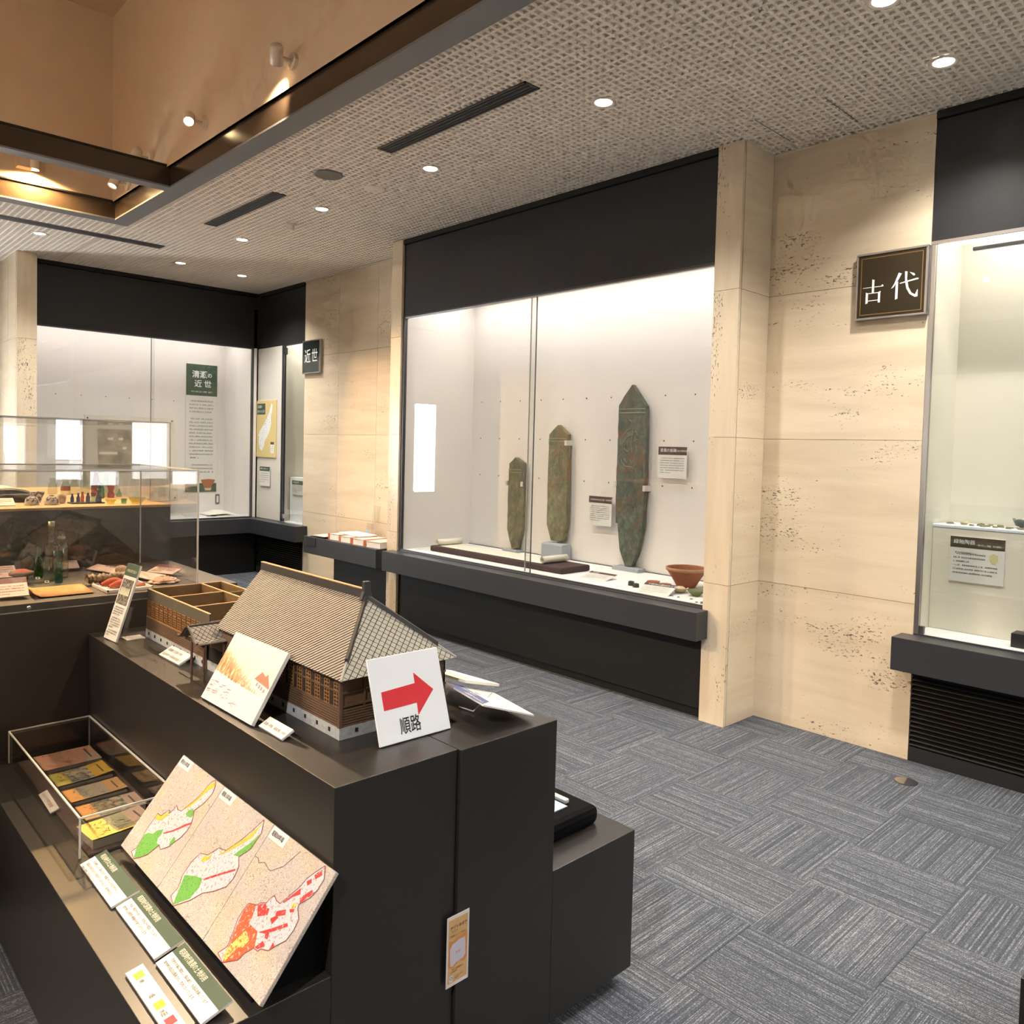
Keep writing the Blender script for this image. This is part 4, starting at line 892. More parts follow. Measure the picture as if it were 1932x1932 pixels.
# yellow map and list on the board wall
plain('map_yellow', (0.70, 0.56, 0.25), .6)
r = board_root('village_map', 'yellow map sheet with white outlined land on the board wall', 'map', (-9.50, YR - .001, 1.462), (1, 0, 0), (0, 0, 1))
slab(r, .52, .70, .012, 'map_yellow', 'sheet', z1=.012)
B().box(.02, .235, .53, .665, .012, .0125).build('header_band', 'head_green', r)
text(r, '清瀬の', .035, .612, .040, 'white_print', z=.0129); text(r, '村々と小字', .030, .553, .040, 'white_print', z=.0129, sx=.95)
shape(r, [(.09, .11), (.06, .18), (.075, .25), (.05, .27), (.09, .32), (.14, .36), (.20, .41), (.26, .47), (.32, .53), (.37, .61), (.39, .66), (.43, .65), (.42, .56), (.39, .49), (.40, .42), (.36, .33), (.31, .26), (.24, .21), (.21, .13), (.15, .08)], 'white_print', 'land', z=.0126)
b = B(); rn = random.Random(9)
for k in range(90):
    t = rn.random(); x = .09 + .30 * t + rn.uniform(-.05, .07); y = .12 + .5 * t + rn.uniform(-.06, .05); s = rn.uniform(.006, .016); a = rn.random() * 6
    c, d = math.cos(a) * s, math.sin(a) * s; b.poly([(x, y), (x + c, y + d), (x + c - d * .25, y + d + c * .25), (x - d * .25, y + c * .25)], .0129)
stuff(b.build('map_print', 'ink_soft', r))
B().box(.385, .475, .16, .19, .012, .0127).build('key_head', 'head_green', r); B().box(.385, .475, .055, .158, .012, .0126).build('key', 'white_print', r)
marks(r, .395, .135, .07, 4, .025, .012, 'ink_soft', z=.0129, seed=55)
r = caption('list_caption', 'small green headed list card under the yellow map', -9.385, -9.12, 1.105, 1.345, YR - .009, .055, 'head_green', '清瀬の主な道・村', .025, 5, 13)
# ---- shelf between the cases, with books
sh = root('book_shelf', 'charcoal wall shelf carrying books below the early modern sign', 'ledge', (-6.75, 4.3, 0), 'charcoal case ledges')
B().box(-7.43, -6.09, 4.052, YR - .002, .517, .691).build('ledge_beam', 'charcoal', sh, bevel=.002)
B().box(-7.02, -6.09, 4.17, YR - .002, .001, .516).build('front_panel', 'black_panel', sh)
B().box(-7.36, -7.18, 4.046, 4.053, .60, .688).build('label_holder', 'fascia', sh)
plain('book_pages', (0.80, 0.76, 0.70), .8); plain('book_cover', (0.62, 0.56, 0.52), .5); plain('orange_band', (0.52, 0.12, 0.02), .5)
def book(label, x, y, w, d, t, rot, z=.6925, band=True, cover='book_cover', spine='orange_band'):
    r = root('thick_book', label, 'book', (x, y, z), 'books on the wall shelf'); r.rotation_euler = (0, 0, math.radians(rot)); del r['_w']
    B().box(.004, w - .003, .003, d - .003, .003, t - .003).build('pages', 'book_pages', r)
    B().box(0, w, 0, d, 0, .003).build('cover', cover, r); B().box(0, w, 0, d, t - .003, t).build('cover', cover, r); B().box(0, .004, 0, d, 0, t).build('spine', spine, r)
    if band: B().box(-.001, w * .14, -.001, d + .001, -.0005 if z > .7 else .0003, t + .001).build('paper_band', 'orange_band', r)
book('thick book, nearest the stone pillar, with its front cover grey', -6.33, 4.075, .235, .30, .058, 6)
book('thick orange banded book, second from the stone pillar', -6.56, 4.08, .19, .28, .058, 4)
book('thick orange banded book, third from the stone pillar', -6.79, 4.085, .19, .28, .058, 3)
book('thick book at the far end of the row beside the leaflets', -7.02, 4.10, .19, .28, .060, 2)
for i, (x, y, rot, lab) in enumerate(((-7.10, 4.12, 5, 'fanned grey leaflets'),)):
    pass
plain('leaflet', (0.50, 0.48, 0.45), .6, noise=.4, nscale=25)
LL = ('uppermost of the fanned grey leaflets on the shelf end', 'second of the fanned grey leaflets on the shelf end', 'third of the fanned grey leaflets on the shelf end', 'lowest of the fanned grey leaflets on the shelf end')
for k in range(4):
    o = B().box(-.21, 0, 0, .29, 0, .004).build('leaflet', 'leaflet'); o.location = (-7.06 - .035 * k, 4.085 + .01 * k, .6925 + .0045 * (3 - k)); o.rotation_euler = (0, 0, math.radians(3 + 3 * k)); tag(o, LL[k], 'leaflet', 'leaflets on the wall shelf')
plain('magazine_white', (0.74, 0.72, 0.68), .5)
o = B().box(0, .42, 0, .20, 0, .012).build('open_magazine', 'magazine_white'); o.location = (-6.95, 4.18, .7545); o.rotation_euler = (0, 0, math.radians(-4)); tag(o, 'pale magazine lying across the row of thick books', 'magazine')
r = root('leaflet_holder', 'clear acrylic leaflet holder standing on the wall shelf', 'holder', (-6.75, 4.44, .692))
plain('frosted_acrylic', (0.62, 0.61, 0.62), .4)
B().prism([(4.46, .692), (4.466, .692), (4.506, 1.03), (4.50, 1.03)], -6.82, -6.70, 'x').build('back_plate', 'acrylic', r, fix=True)
B().box(-6.83, -6.69, 4.40, 4.505, .692, .697).build('foot_plate', 'acrylic', r); B().box(-6.82, -6.70, 4.42, 4.426, .697, .86).build('front_plate', 'acrylic', r)
plain('sticker_blue', (0.35, 0.62, 0.80), .5)
B().box(-6.835, -6.79, 4.418, 4.42, .74, .79).build('sticker', 'sticker_blue', r)
# ---- period signs
def period_sign(label, x0, x1, z0, z1, face, frame, border, draw):
    r = board_root('period_sign', label, 'sign', (x0, YR - .030, z0), (1, 0, 0), (0, 0, 1), 'period signs on the stone wall')
    w, h = x1 - x0, z1 - z0
    slab(r, w - .02, h - .02, .028, face, 'face', x=.01, y=.01)
    t = .012
    for a in ((0, w, 0, t), (0, w, h - t, h), (0, t, t, h - t), (w - t, w, t, h - t)): B().box(*a, -.029, .004).build('frame', frame, r, bevel=.002)
    if border:
        q = .026
        for a in ((q, w - q, q, q + .004), (q, w - q, h - q - .004, h - q), (q, q + .004, q, h - q), (w - q - .004, w - q, q, h - q)): B().box(*a, 0, .0006).build('border_line', border, r)
    draw(r, w, h)
    return r
def kodai(r, w, h):
    zz = [.0012]
    def st(pts): zz[0] += .00005; shape(r, pts, 'white_print', 'stroke', z=zz[0])
    # first character, in upright brush-serif strokes
    ox, oy, s = .040, .098, .125
    S = lambda l: [(ox + p[0] * s, oy + p[1] * s) for p in l]
    st(S([(.0, .66), (.80, .66), (.86, .73), (.90, .665), (.90, .63), (0, .63)])); st(S([(.44, .98), (.52, .95), (.50, .93), (.50, .40), (.40, .40), (.40, 1.0)]))
    st(S([(.14, .44), (.24, .40), (.24, -.04), (.14, -.08)])); st(S([(.68, .40), (.78, .44), (.80, .40), (.78, .38), (.78, -.06), (.68, -.06)])); st(S([(.22, .40), (.70, .40), (.70, .365), (.22, .365)])); st(S([(.22, .07), (.70, .07), (.70, .035), (.22, .035)]))
    ox, s = .200, .135; oy = .108
    st(S([(.24, .98), (.36, .93), (.22, .66), (.06, .42), (-.04, .36), (.08, .56)])); st(S([(.14, .60), (.24, .62), (.23, .55), (.23, -.06), (.13, -.10)]))
    st(S([(.30, .56), (.95, .68), (1.02, .66), (1.0, .62), (.30, .52)])); st(S([(.48, 1.0), (.58, .98), (.57, .70), (.64, .35), (.76, .12), (.90, .03), (.98, .22), (1.0, .20), (1.0, -.06), (.90, -.07), (.70, .06), (.56, .30), (.50, .60)])); st(S([(.66, .95), (.84, .88), (.88, .80), (.82, .78), (.72, .88)]))
period_sign('dark umber sign with a gold line reading 古代', -1.955, -1.573, 2.425, 2.795, 'sign_umber', 'alloy', 'gold', kodai)
def kinsei(r, w, h):
    text(r, '近', .045, .135, .165, 'white_print', z=.0012, bold=.0005, sx=.85); text(r, '世', .205, .135, .165, 'white_print', z=.0012, bold=.0005, sx=.85)
period_sign('dark green sign reading 近世 on the stone wall', -8.318, -7.925, 2.44, 2.815, 'sign_green', 'alloy', None, kinsei)
# floor socket lid
r = root('floor_outlet', 'round half shiny metal floor outlet lid in the carpet', 'outlet', (-1.47, 4.21, 0))
B().lathe([(0, .0025), (.052, .0025), (.058, .001), (.058, 0)], (-1.47, 4.21, 0.0005), 32).build('lid', 'dark_alloy', r)
b = B(); b.v = [(-1.47 + .05 * math.cos(math.radians(a)), 4.21 + .05 * math.sin(math.radians(a)), .0034) for a in range(100, 290, 10)]; b.f = [tuple(range(len(b.v)))]; b.build('shiny_half', 'alloy', r)
# low dark plinth at the picture edge
o = B().box(-.50, .10, 2.28, 2.70, 0.0005, .35).build('low_dark_plinth', 'plinth_black', bevel=.002); tag(o, 'low black plinth just entering at the lower picture edge', 'plinth')

# ================================================================ THE STEPPED PLINTHS IN FRONT
ZP, ZS = .911, .497
def stepped(name, label, x0, x1, yu0, yu1, yl0, yl1, zs, group):
    r = root(name, label, 'plinth', ((x0 + x1) / 2, (yu0 + yu1) / 2, 0), group)
    B().box(x0, x1, yu0, yu1, .055, ZP).build('upper_block', 'plinth_black', r, bevel=.0015)
    B().box(x0, x1, yl0, yl1, .055, zs).build('lower_block', 'plinth_black', r, bevel=.0015)
    B().box(x0 + .04, x1 - .05, min(yu0, yl0) + .04, max(yu1, yl1) - .04, 0.0005, .055).build('toe_kick', 'ink', r)
    return r
stepped('stepped_plinth', 'black stepped plinth carrying the school model and the map board', -3.246, -1.465, .882, 1.2225, .529, .8815, ZS, 'black stepped plinths back to back')
stepped('stepped_plinth', 'black stepped plinth with the velvet cushion on its low step', -3.246, -1.455, 1.2245, 1.566, 1.5665, 1.931, .487, 'black stepped plinths back to back')
# flyer on the end face
plain('flyer_white', (0.66, 0.62, 0.62), .5); plain('flyer_tan', (0.62, 0.38, 0.17), .5, noise=.15, nscale=30); plain('flyer_orange', (0.62, 0.26, 0.08), .5); plain('flyer_lilac', (0.56, 0.53, 0.62), .5)
r = board_root('stamp_flyer', 'narrow tan flyer taped to the end face of the black plinth', 'flyer', (-1.4540, 1.192, .327), (0, 1, 0), (0, 0, 1))
slab(r, .0705, .177, .0008, 'flyer_white', 'sheet', z1=.0012)
B().box(.005, .0655, .009, .168, .0012, .0014).build('printed_field', 'flyer_tan', r)
shape(r, [(.006, .050), (.006, .118), (.02, .112), (.03, .118), (.064, .124), (.064, .056), (.055, .050), (.04, .056), (.02, .044)], 'flyer_orange', 'orange_field', z=.0016)
shape(r, [(.012, .052), (.010, .095), (.018, .106), (.030, .108), (.040, .112), (.058, .110), (.060, .066), (.052, .058), (.030, .056), (.020, .050)], 'flyer_lilac', 'blank_field', z=.0018)
text(r, 'ナゾトキギア', .010, .143, .0105, 'ink', z=.0017, sx=.85, bold=.0002); text(r, 'ひらけ！', .014, .135, .006, 'ink', z=.0017); text(r, '万能薬のレシピを探せ！', .008, .124, .0058, 'ink', z=.0017, sx=.88)
text(r, '文字', .027, .078, .0085, 'sign_red', z=.002)
marks(r, .014, .040, .042, 2, .006, .0034, 'ink', z=.0017, seed=61); marks(r, .026, .021, .032, 2, .005, .0026, 'ink', z=.0017, seed=62)
B().box(.010, .021, .012, .027, .0014, .0017).build('emblem_ground', 'flyer_white', r); B().lathe([(.0028, .0018), (.0042, .0018)], (.0155, .021, 0), 16).build('emblem', 'head_green', r)
# ---- the wooden school model
plain('model_wood', (0.105, 0.058, 0.032), .6, noise=.25, nscale=90); plain('model_beige', (0.085, 0.07, 0.045), .7, noise=.1, nscale=60); plain('model_window', (0.34, 0.155, 0.045), .6); plain('model_inner', (0.15, 0.085, 0.030), .65, noise=.25, nscale=70)
plain('model_edge', (0.50, 0.28, 0.12), .6); plain('model_stone', (0.36, 0.37, 0.37), .8, noise=.4, nscale=90); plain('model_dark', (0.010, 0.008, 0.006), .8); plain('slate_a', (0.27, 0.235, 0.195), .7, noise=.12, nscale=150); plain('slate_b', (0.31, 0.305, 0.265), .7, noise=.15, nscale=150)
plain('ridge_dark', (0.035, 0.032, 0.030), .5, noise=.15, nscale=60); plain('slate_gap', (0.045, 0.037, 0.030), .9)
sm = root('school_model', 'wooden scale model of an old school with grey slate roof', 'scale model', (-2.3, 1.2, ZP))
YF = 1.035                        # front wall
XL, XM, XRt = -3.065, -2.50, -1.700  # left end, join, right end
YB, YB2 = 1.318, 1.366
zf, zsill, zwt, zt = ZP + .031, ZP + .079, ZP + .143, ZP + .182
# foundations
B().box(XL - .003, XM, YF - .004, YB, ZP + .0005, zf).build('foundation', 'model_stone', sm)
B().box(XM, XRt + .004, YF - .004, YB2, ZP + .0005, zf).build('foundation', 'model_stone', sm)
vent0 = None
for k in range(22):
    x = XL + .03 + k * .0615
    if -2.52 < x < -2.34: continue
    if vent0 is None:
        vent0 = B().box(-.004, .004, -.001, .001, -.005, .005).build('foundation_vent', 'model_dark', None); vent0.parent = sm; c = vent0
    else:
        c = vent0.copy(); COL.objects.link(c); c.parent = sm
    c.location = Vector((x, YF - .0045, ZP + .018)) - sm.location
for y in (1.08, 1.15, 1.22, 1.29):
    c = vent0.copy(); COL.objects.link(c); c.parent = sm; c.rotation_euler = (0, 0, math.pi / 2); c.location = Vector((XRt + .0045, y, ZP + .018)) - sm.location
# open left wing: outer walls, partitions, floor
for a in ((XL, XM, YF, YF + .005), (XL, XM, YB - .005, YB), (XL, XL + .005, YF, YB)):
    B().box(*a, zf, zt - .002).build('wing_wall', 'model_beige', sm)
for a in ((XL + .004, XM, YF + .005, YF + .0065), (XL + .0065, XL + .005, YF, YB)):
    pass
B().box(XL + .005, XM, YB - .0075, YB - .005, zf, zt - .004).build('inner_lining', 'model_inner', sm)
B().box(XL + .005, XL + .0075, YF + .005, YB - .005, zf, zt - .004).build('inner_lining', 'model_inner', sm)
B().box(XL + .005, XM, 1.232, 1.237, zf, zt - .002).build('partition', 'model_inner', sm)
for x in (-2.855, -2.645): B().box(x, x + .005, YF + .005, 1.232, zf, zt - .002).build('partition', 'model_inner', sm)
for x in (-2.83,): B().box(x, x + .005, 1.237, YB - .005, zf, zt - .002).build('partition', 'model_inner', sm)
B().box(XL + .005, XM, YF + .005, YB - .005, zf - .001, zf + .002).build('wing_floor', 'model_wood', sm)
for a in ((XL, XM, YF - .0005, YF + .0055), (XL, XM, YB - .0055, YB + .0005), (XL, XL + .0055, YF, YB), (XL + .005, XM, 1.2315, 1.2375), (-2.8555, -2.8495, YF + .005, 1.232), (-2.6455, -2.6395, YF + .005, 1.232)):
    B().box(*a, zt - .0025, zt).build('wall_top', 'model_edge', sm)
# main hall walls
for a in ((XM, XRt, YF, YF + .005), (XM, XRt, YB2 - .005, YB2), (XRt - .005, XRt, YF, YB2), (XM, XM + .005, YF, YB2)):
    B().box(*a, zf, zt - .025).build('hall_wall', 'model_wood', sm)
# clapboards on the front and end, over a dark backing
B().box(XL - .0012, XRt + .0012, YF - .0008, YF, zf, zsill - .002).build('siding_back', 'model_dark', sm); B().box(XRt, XRt + .0008, YF, YB2, zf, zsill).build('siding_back', 'model_dark', sm)
cb = None
for (x0, x1) in ((XL - .002, XM - .03), (-2.33, XRt + .002)):
    for k in range(7):
        z = zf + .001 + k * .0066
        B().prism([(YF - .0034, z), (YF - .0026, z + .0044), (YF, z + .0044), (YF, z)], x0, x1, 'x').build('clapboard', 'model_wood', sm, fix=True)
for k in range(7):
    z = zf + .001 + k * .0066
    B().prism([(XRt + .0034, z), (XRt + .0026, z + .0044), (XRt, z + .0044), (XRt, z)], YF - .002, YB2, 'y').build('clapboard', 'model_wood', sm, fix=True)
# corner posts and end panels
B().box(XRt - .004, XRt + .005, YF - .005, YF + .004, zf, zt - .025).build('corner_post', 'model_wood', sm)
for y in (1.10, 1.17, 1.24, 1.31): B().box(XRt, XRt + .004, y, y + .006, zf + .045, zt - .03).build('end_stud', 'model_wood', sm)
for z in (zsill + .002, zsill + .036): B().box(XRt, XRt + .0045, YF, YB2, z, z + .005).build('end_rail', 'model_wood', sm)
# windows: a dark opening with a lattice of bars, tall lower sash and small upper sash
def lattice(w, h, nx, nz):
    b = B(); t = .0017
    for i in range(nx + 1): x = w * i / nx; b.box(x - t / 2, x + t / 2, -.0018, 0, 0, h)
    for j in range(nz + 1): z = h * j / nz; b.box(0, w, -.0018, 0, z - t / 2, z + t / 2)
    return b
hall_w = wing_w = None
def put_window(kind, x, z, w, h, nx, nz, cache={}):
    if kind not in cache:
        o = lattice(w, h, nx, nz).build('window', 'model_window', None); o.parent = sm; cache[kind] = o
        p = B().box(0, w, -.0004, .0006, 0, h).build('opening', 'model_dark', None); p.parent = o; cache[kind + 'p'] = p; c = o
    else:
        c = cache[kind].copy(); COL.objects.link(c); c.parent = sm
        p = cache[kind + 'p'].copy(); COL.objects.link(p); p.parent = c
    c.location = Vector((x, YF - .001, z)) - sm.location
x = -2.115
B().box(-2.14, XRt, YF - .003, YF, zsill - .002, zsill + .002).build('sill_rail', 'model_wood', sm)
B().box(-2.14, XRt, YF - .003, YF, zsill + .039, zsill + .043).build('head_rail', 'model_wood', sm)
for k in range(9):
    x0 = -2.125 + k * .0472
    put_window('low', x0 + .020, zsill + .002, .024, .037, 2, 4); put_window('up', x0 + .020, zsill + .044, .024, .019, 2, 2)
    B().box(x0 + .003, x0 + .017, YF - .0014, YF + .0003, zsill + .002, zsill + .038).build('open_sash', 'model_dark', sm)
    B().box(x0 + .003, x0 + .017, YF - .0014, YF + .0003, zsill + .044, zsill + .062).build('open_sash', 'model_dark', sm)
for k in range(13):
    x0 = XL + .008 + k * .0418
    put_window('wlow', x0, zsill + .002, .030, .041, 3, 5); put_window('wup', x0, zsill + .046, .030, .016, 3, 2)
B().box(XL, XM, YF - .003, YF, zsill - .002, zsill + .002).build('sill_rail', 'model_window', sm)
# hipped slate roof (cut square at the join)
eF, eB, eR = 1.018, 1.382, -1.672       # eaves
zE = 1.068; ry, rz, rxL, rxR = 1.200, 1.228, -2.475, -1.848
P_ = dict(a=(-2.405, eF, zE), b=(eR, eF, zE), c=(rxR, ry, rz), d=(rxL, ry, rz), e=(eR, eB, zE), f=(-2.405, eB, zE))
roof = B()
roof.quad(P_['a'], P_['b'], P_['c'], P_['d']); roof.quad(P_['b'], P_['e'], P_['c']); roof.quad(P_['e'], P_['f'], P_['d'], P_['c']); roof.quad(P_['a'], P_['d'], P_['f']); roof.quad(P_['a'], P_['f'], P_['e'], P_['b'])
ro = roof.build('roof', 'slate_gap', sm, fix=True)
def clip(poly, a, b, c):
    """keep a*x+b*y<=c"""
    out = []
    for i, p in enumerate(poly):
        q = poly[(i + 1) % len(poly)]; dp, dq = a * p[0] + b * p[1] - c, a * q[0] + b * q[1] - c
        if dp <= 0: out.append(p)
        if dp * dq < 0:
            t = dp / (dp - dq); out.append((p[0] + (q[0] - p[0]) * t, p[1] + (q[1] - p[1]) * t))
    return out
def slates(face, o, u, v, cell, gapA, gapB, mat, name, lift=.0022):
    """diagonally laid slates over the planar polygon face (3D), o origin, u along eave, v up slope"""
    o, u, v = Vector(o), Vector(u).normalized(), Vector(v).normalized(); n = u.cross(v)
    f2 = [((Vector(p) - o).dot(u), (Vector(p) - o).dot(v)) for p in face]
    if sum(f2[i][0] * f2[(i + 1) % len(f2)][1] - f2[(i + 1) % len(f2)][0] * f2[i][1] for i in range(len(f2))) < 0: f2.reverse()
    s = math.sqrt(.5); R2 = lambda p: ((p[0] + p[1]) * s, (p[1] - p[0]) * s); R2i = lambda p: ((p[0] - p[1]) * s, (p[0] + p[1]) * s)
    fr = [R2(p) for p in f2]
    x0, x1, y0, y1 = min(p[0] for p in fr), max(p[0] for p in fr), min(p[1] for p in fr), max(p[1] for p in fr)
    b = B()
    i0, i1, j0, j1 = int(x0 / cell) - 1, int(x1 / cell) + 1, int(y0 / cell) - 1, int(y1 / cell) + 1
    for i in range(i0, i1 + 1):
        for j in range(j0, j1 + 1):
            q = [R2i(p) for p in ((i * cell + gapB, j * cell + gapA), ((i + 1) * cell - gapB, j * cell + gapA), ((i + 1) * cell - gapB, (j + 1) * cell - gapA), (i * cell + gapB, (j + 1) * cell - gapA))]
            for k in range(len(f2)):
                p, r2 = f2[k], f2[(k + 1) % len(f2)]; a, c = r2[1] - p[1], p[0] - r2[0]
                q = clip(q, a, c, a * p[0] + c * p[1])
                if len(q) < 3: break
            if len(q) < 3: continue
            k0 = len(b.v); m = len(q)
            for p in q:
                t = R2(p); h = lift * (0.55 + .45 * ((j + 1) * cell - t[1]) / cell)
                b.v.append(tuple(o + u * p[0] + v * p[1] + n * h))
            for p in q: b.v.append(tuple(o + u * p[0] + v * p[1]))
            b.f.append(tuple(range(k0, k0 + m)))
            for e in range(m): b.f.append((k0 + (e + 1) % m, k0 + e, k0 + m + e, k0 + m + (e + 1) % m))
    return stuff(b.build(name, mat, sm))
slates([P_['a'], P_['b'], P_['c'], P_['d']], P_['a'], (1, 0, 0), (0, ry - eF, rz - zE), .0108, .0017, .0001, 'slate_a', 'roof_slates')
slates([P_['b'], P_['e'], P_['c']], P_['b'], (0, 1, 0), (rxR - eR, 0, rz - zE), .0150, .0011, .0011, 'slate_b', 'roof_slates')
# ridge, hips and the end ornament
B().prism([(ry - .006, rz - .002), (ry - .004, rz + .022), (ry + .004, rz + .022), (ry + .006, rz - .002)], rxL, rxR, 'x').build('ridge_cap', 'ridge_dark', sm, fix=True)
B().box(rxL, rxR, ry - .005, ry + .005, rz + .022, rz + .0245).build('ridge_rail', 'model_edge', sm)
def hip(p, q, w, h):
    p, q = Vector(p), Vector(q); d = (q - p).normalized(); s = d.cross(Vector((0, 0, 1))).normalized() * w; up = Vector((0, 0, h))
    b = B(); b.v = [tuple(x) for x in (p - s, p + s, p + s * .6 + up, p - s * .6 + up, q - s, q + s, q + s * .6 + up, q - s * .6 + up)]
    b.f = [(0, 1, 2, 3), (7, 6, 5, 4), (0, 4, 5, 1), (1, 5, 6, 2), (2, 6, 7, 3), (3, 7, 4, 0)]; return b
C_, Bc, Ec = Vector(P_['c']), Vector(P_['b']), Vector(P_['e'])
hip(C_, C_ + (Bc - C_) * .80, .006, .012).build('hip_ridge', 'ridge_dark', sm, fix=True); hip(C_, C_ + (Ec - C_) * .80, .006, .012).build('hip_ridge', 'ridge_dark', sm, fix=True)
hip(C_ + (Bc - C_) * .80, Bc, .004, .004).build('hip_tail', 'slate_b', sm, fix=True); hip(C_ + (Ec - C_) * .80, Ec, .004, .004).build('hip_tail', 'slate_b', sm, fix=True)
B().prism([(ry - .020, rz - .006), (ry - .011, rz + .018), (ry - .0095, rz + .046), (ry + .0095, rz + .046), (ry + .011, rz + .018), (ry + .020, rz - .006)], rxR - .006, rxR + .008, 'x').build('ridge_ornament', 'ridge_dark', sm, fix=True, bevel=.002)
# porch with a bowed gable roof
px, py0, py1 = -2.442, .945, 1.062
def bow(t): # t -1..1 -> height
    return .045 * (0.5 + .5 * math.cos(math.pi * t)) - .004 * math.sin(math.pi * t) ** 2 + .006 * abs(t) ** 3
prof = [(px + .078 * t, 1.028 + bow(t)) for t in [k / 10 - 1 for k in range(21)]]
b = B(); n = len(prof)
b.v = [(p[0], y, p[1]) for y in (py0, py1) for p in prof]
for i in range(n - 1): b.f.append((i, i + 1, n + i + 1, n + i))
o = b.build('porch_roof', 'slate_a', sm, fix=True, smooth=False); md = o.modifiers.new('t', 'SOLIDIFY'); md.thickness = .004
B().tube([(p[0], py0 - .002, p[1] + .001) for p in prof], .0035, 6).build('bargeboard', 'ridge_dark', sm)
B().tube([(px, py0 - .006, 1.0755), (px, py1 + .02, 1.0755)], .0035, 6).build('porch_ridge', 'ridge_dark', sm)
# diagonal joints over the visible porch slope
def on_porch(t, y): return (px + .078 * t, y, 1.028 + bow(t) + .0007)
for k in range(-5, 9):
    for sgn in (1, -1):
        pts = []
        for q in range(11):
            t = q / 10; y = py0 + (k * .0165 + sgn * t * .075 + (0 if sgn > 0 else .0))
            if py0 <= y <= py1: pts.append(on_porch(t, y))
        if len(pts) > 1: B().tube(pts, .0006, 4).build('slate_joint', 'slate_gap', sm)
for (x, y) in ((px - .016, .963), (px + .078 - .012, .968), (px + .066, 1.03), (px - .066, 1.03)):
    B().tube([(x, y, ZP + .0005), (x, y, 1.032)], .0042, 8).build('porch_post', 'model_wood', sm)
B().box(px - .07, px + .07, .962, .969, 1.022, 1.030).build('porch_beam', 'model_wood', sm)
B().box(-2.53, -2.30, .95, 1.03, ZP + .0004, ZP + .003).build('porch_step', 'plinth_black', sm)
# ---- boards on the plinth top
def leaning(name, label, cat, A, u, w, h, lean, t, mat, edge='card_edge', group=None, bevel=0):
    u = Vector(u).normalized(); n = Vector((-u.y, u.x, 0)); a = math.radians(lean); v = n * math.sin(a) + Vector((0, 0, math.cos(a)))
    lift = t * math.sin(a) + .0006
    r = board_root(name, label, cat, (A[0], A[1], A[2] + lift), u, v, group)
    slab(r, w, h, t, mat, 'panel', bevel=bevel)
    return r
r = leaning('direction_sign', 'white route sign board with a red arrow reading 順路', 'sign', (-1.588, 1.08, ZP), (.02, 1, 0), .2165, .213, 19, .006, 'white_board', bevel=.0015)
shape(r, [(.026, .128), (.128, .133), (.129, .160), (.182, .108), (.124, .053), (.125, .084), (.026, .082)], 'sign_red', 'arrow')
text(r, '順路', .064, .020, .044, 'ink', z=.0007, bold=.0004, sx=.72)
m, nt, bs = nodes_of('snow_photo'); bs.inputs['Roughness'].default_value = .35
tc = N(nt, 'ShaderNodeTexCoord'); sp = N(nt, 'ShaderNodeSeparateXYZ'); L(nt, tc.outputs['Object'], sp.inputs[0])
mp = N(nt, 'ShaderNodeMapping'); mp.inputs['Scale'].default_value = (90, 34, 1); L(nt, tc.outputs['Object'], mp.inputs[0])
nz = N(nt, 'ShaderNodeTexNoise', i_Scale=1.0, i_Detail=6.0, i_Roughness=.7); L(nt, mp.outputs[0], nz.inputs['Vector'])
# tree belt: between a lower edge and a crown line that sinks to the right
def math_(op, a, b=None, c=None):
    q = N(nt, 'ShaderNodeMath', operation=op)
    for i, k in enumerate((a, b, c)):
        if k is None: continue
        if isinstance(k, (int, float)): q.inputs[i].default_value = k
        else: L(nt, k, q.inputs[i])
    return q.outputs[0]
X_, Y_ = sp.outputs[0], sp.outputs[1]
crown = math_('MULTIPLY_ADD', X_, -.30, .155); base = math_('MULTIPLY_ADD', X_, -.05, .082)
jit = math_('MULTIPLY_ADD', nz.outputs['Fac'], .16, -.08)
top = math_('ADD', crown, jit); t1 = math_('SUBTRACT', top, Y_); t1 = math_('MULTIPLY', t1, 90.0); t1 = math_('MINIMUM', math_('MAXIMUM', t1, 0.0), 1.0)
t2 = math_('SUBTRACT', Y_, math_('ADD', base, math_('MULTIPLY', jit, .12))); t2 = math_('MINIMUM', math_('MAXIMUM', math_('MULTIPLY', t2, 400.0), 0.0), 1.0)
belt = math_('MULTIPLY', t1, t2)
tree = ramp(nt, nz.outputs['Fac'], [(.32, (.20, .09, .05)), (.48, (.50, .27, .12)), (.62, (.85, .62, .32)), (.72, (.90, .80, .66))])
sky = ramp(nt, math_('MULTIPLY', Y_, 5.0), [(.0, (.74, .69, .66)), (.40, (.75, .71, .68)), (.6, (.74, .66, .54)), (1.0, (.72, .67, .62))])
mx = N(nt, 'ShaderNodeMixRGB'); L(nt, belt, mx.inputs[0]); L(nt, sky.outputs[0], mx.inputs[1]); L(nt, tree.outputs[0], mx.inputs[2]); 
L(nt, mx.outputs[0], bs.inputs['Base Color'])
r = leaning('photo_panel', 'mounted colour photograph of snowy ground and golden trees', 'photograph', (-2.229, .901, ZP), (1, .02, 0), .308, .201, 30.8, .010, 'card_white')
B().poly([(0.0, 0.0), (.308, 0.0), (.308, .201), (0.0, .201)], .0004).build('photograph', 'snow_photo', r)
plain('photo_roof', (0.42, 0.17, 0.10), .5); plain('photo_shadow', (0.35, 0.27, 0.27), .5); plain('photo_house', (0.78, 0.70, 0.62), .5)
shape(r, [(.222, .085), (.300, .072), (.300, .098), (.226, .108)], 'photo_house', 'pictured_house', z=.0007); shape(r, [(.215, .106), (.238, .130), (.262, .122), (.270, .130), (.304, .100), (.302, .096)], 'photo_roof', 'pictured_roof', z=.0008)
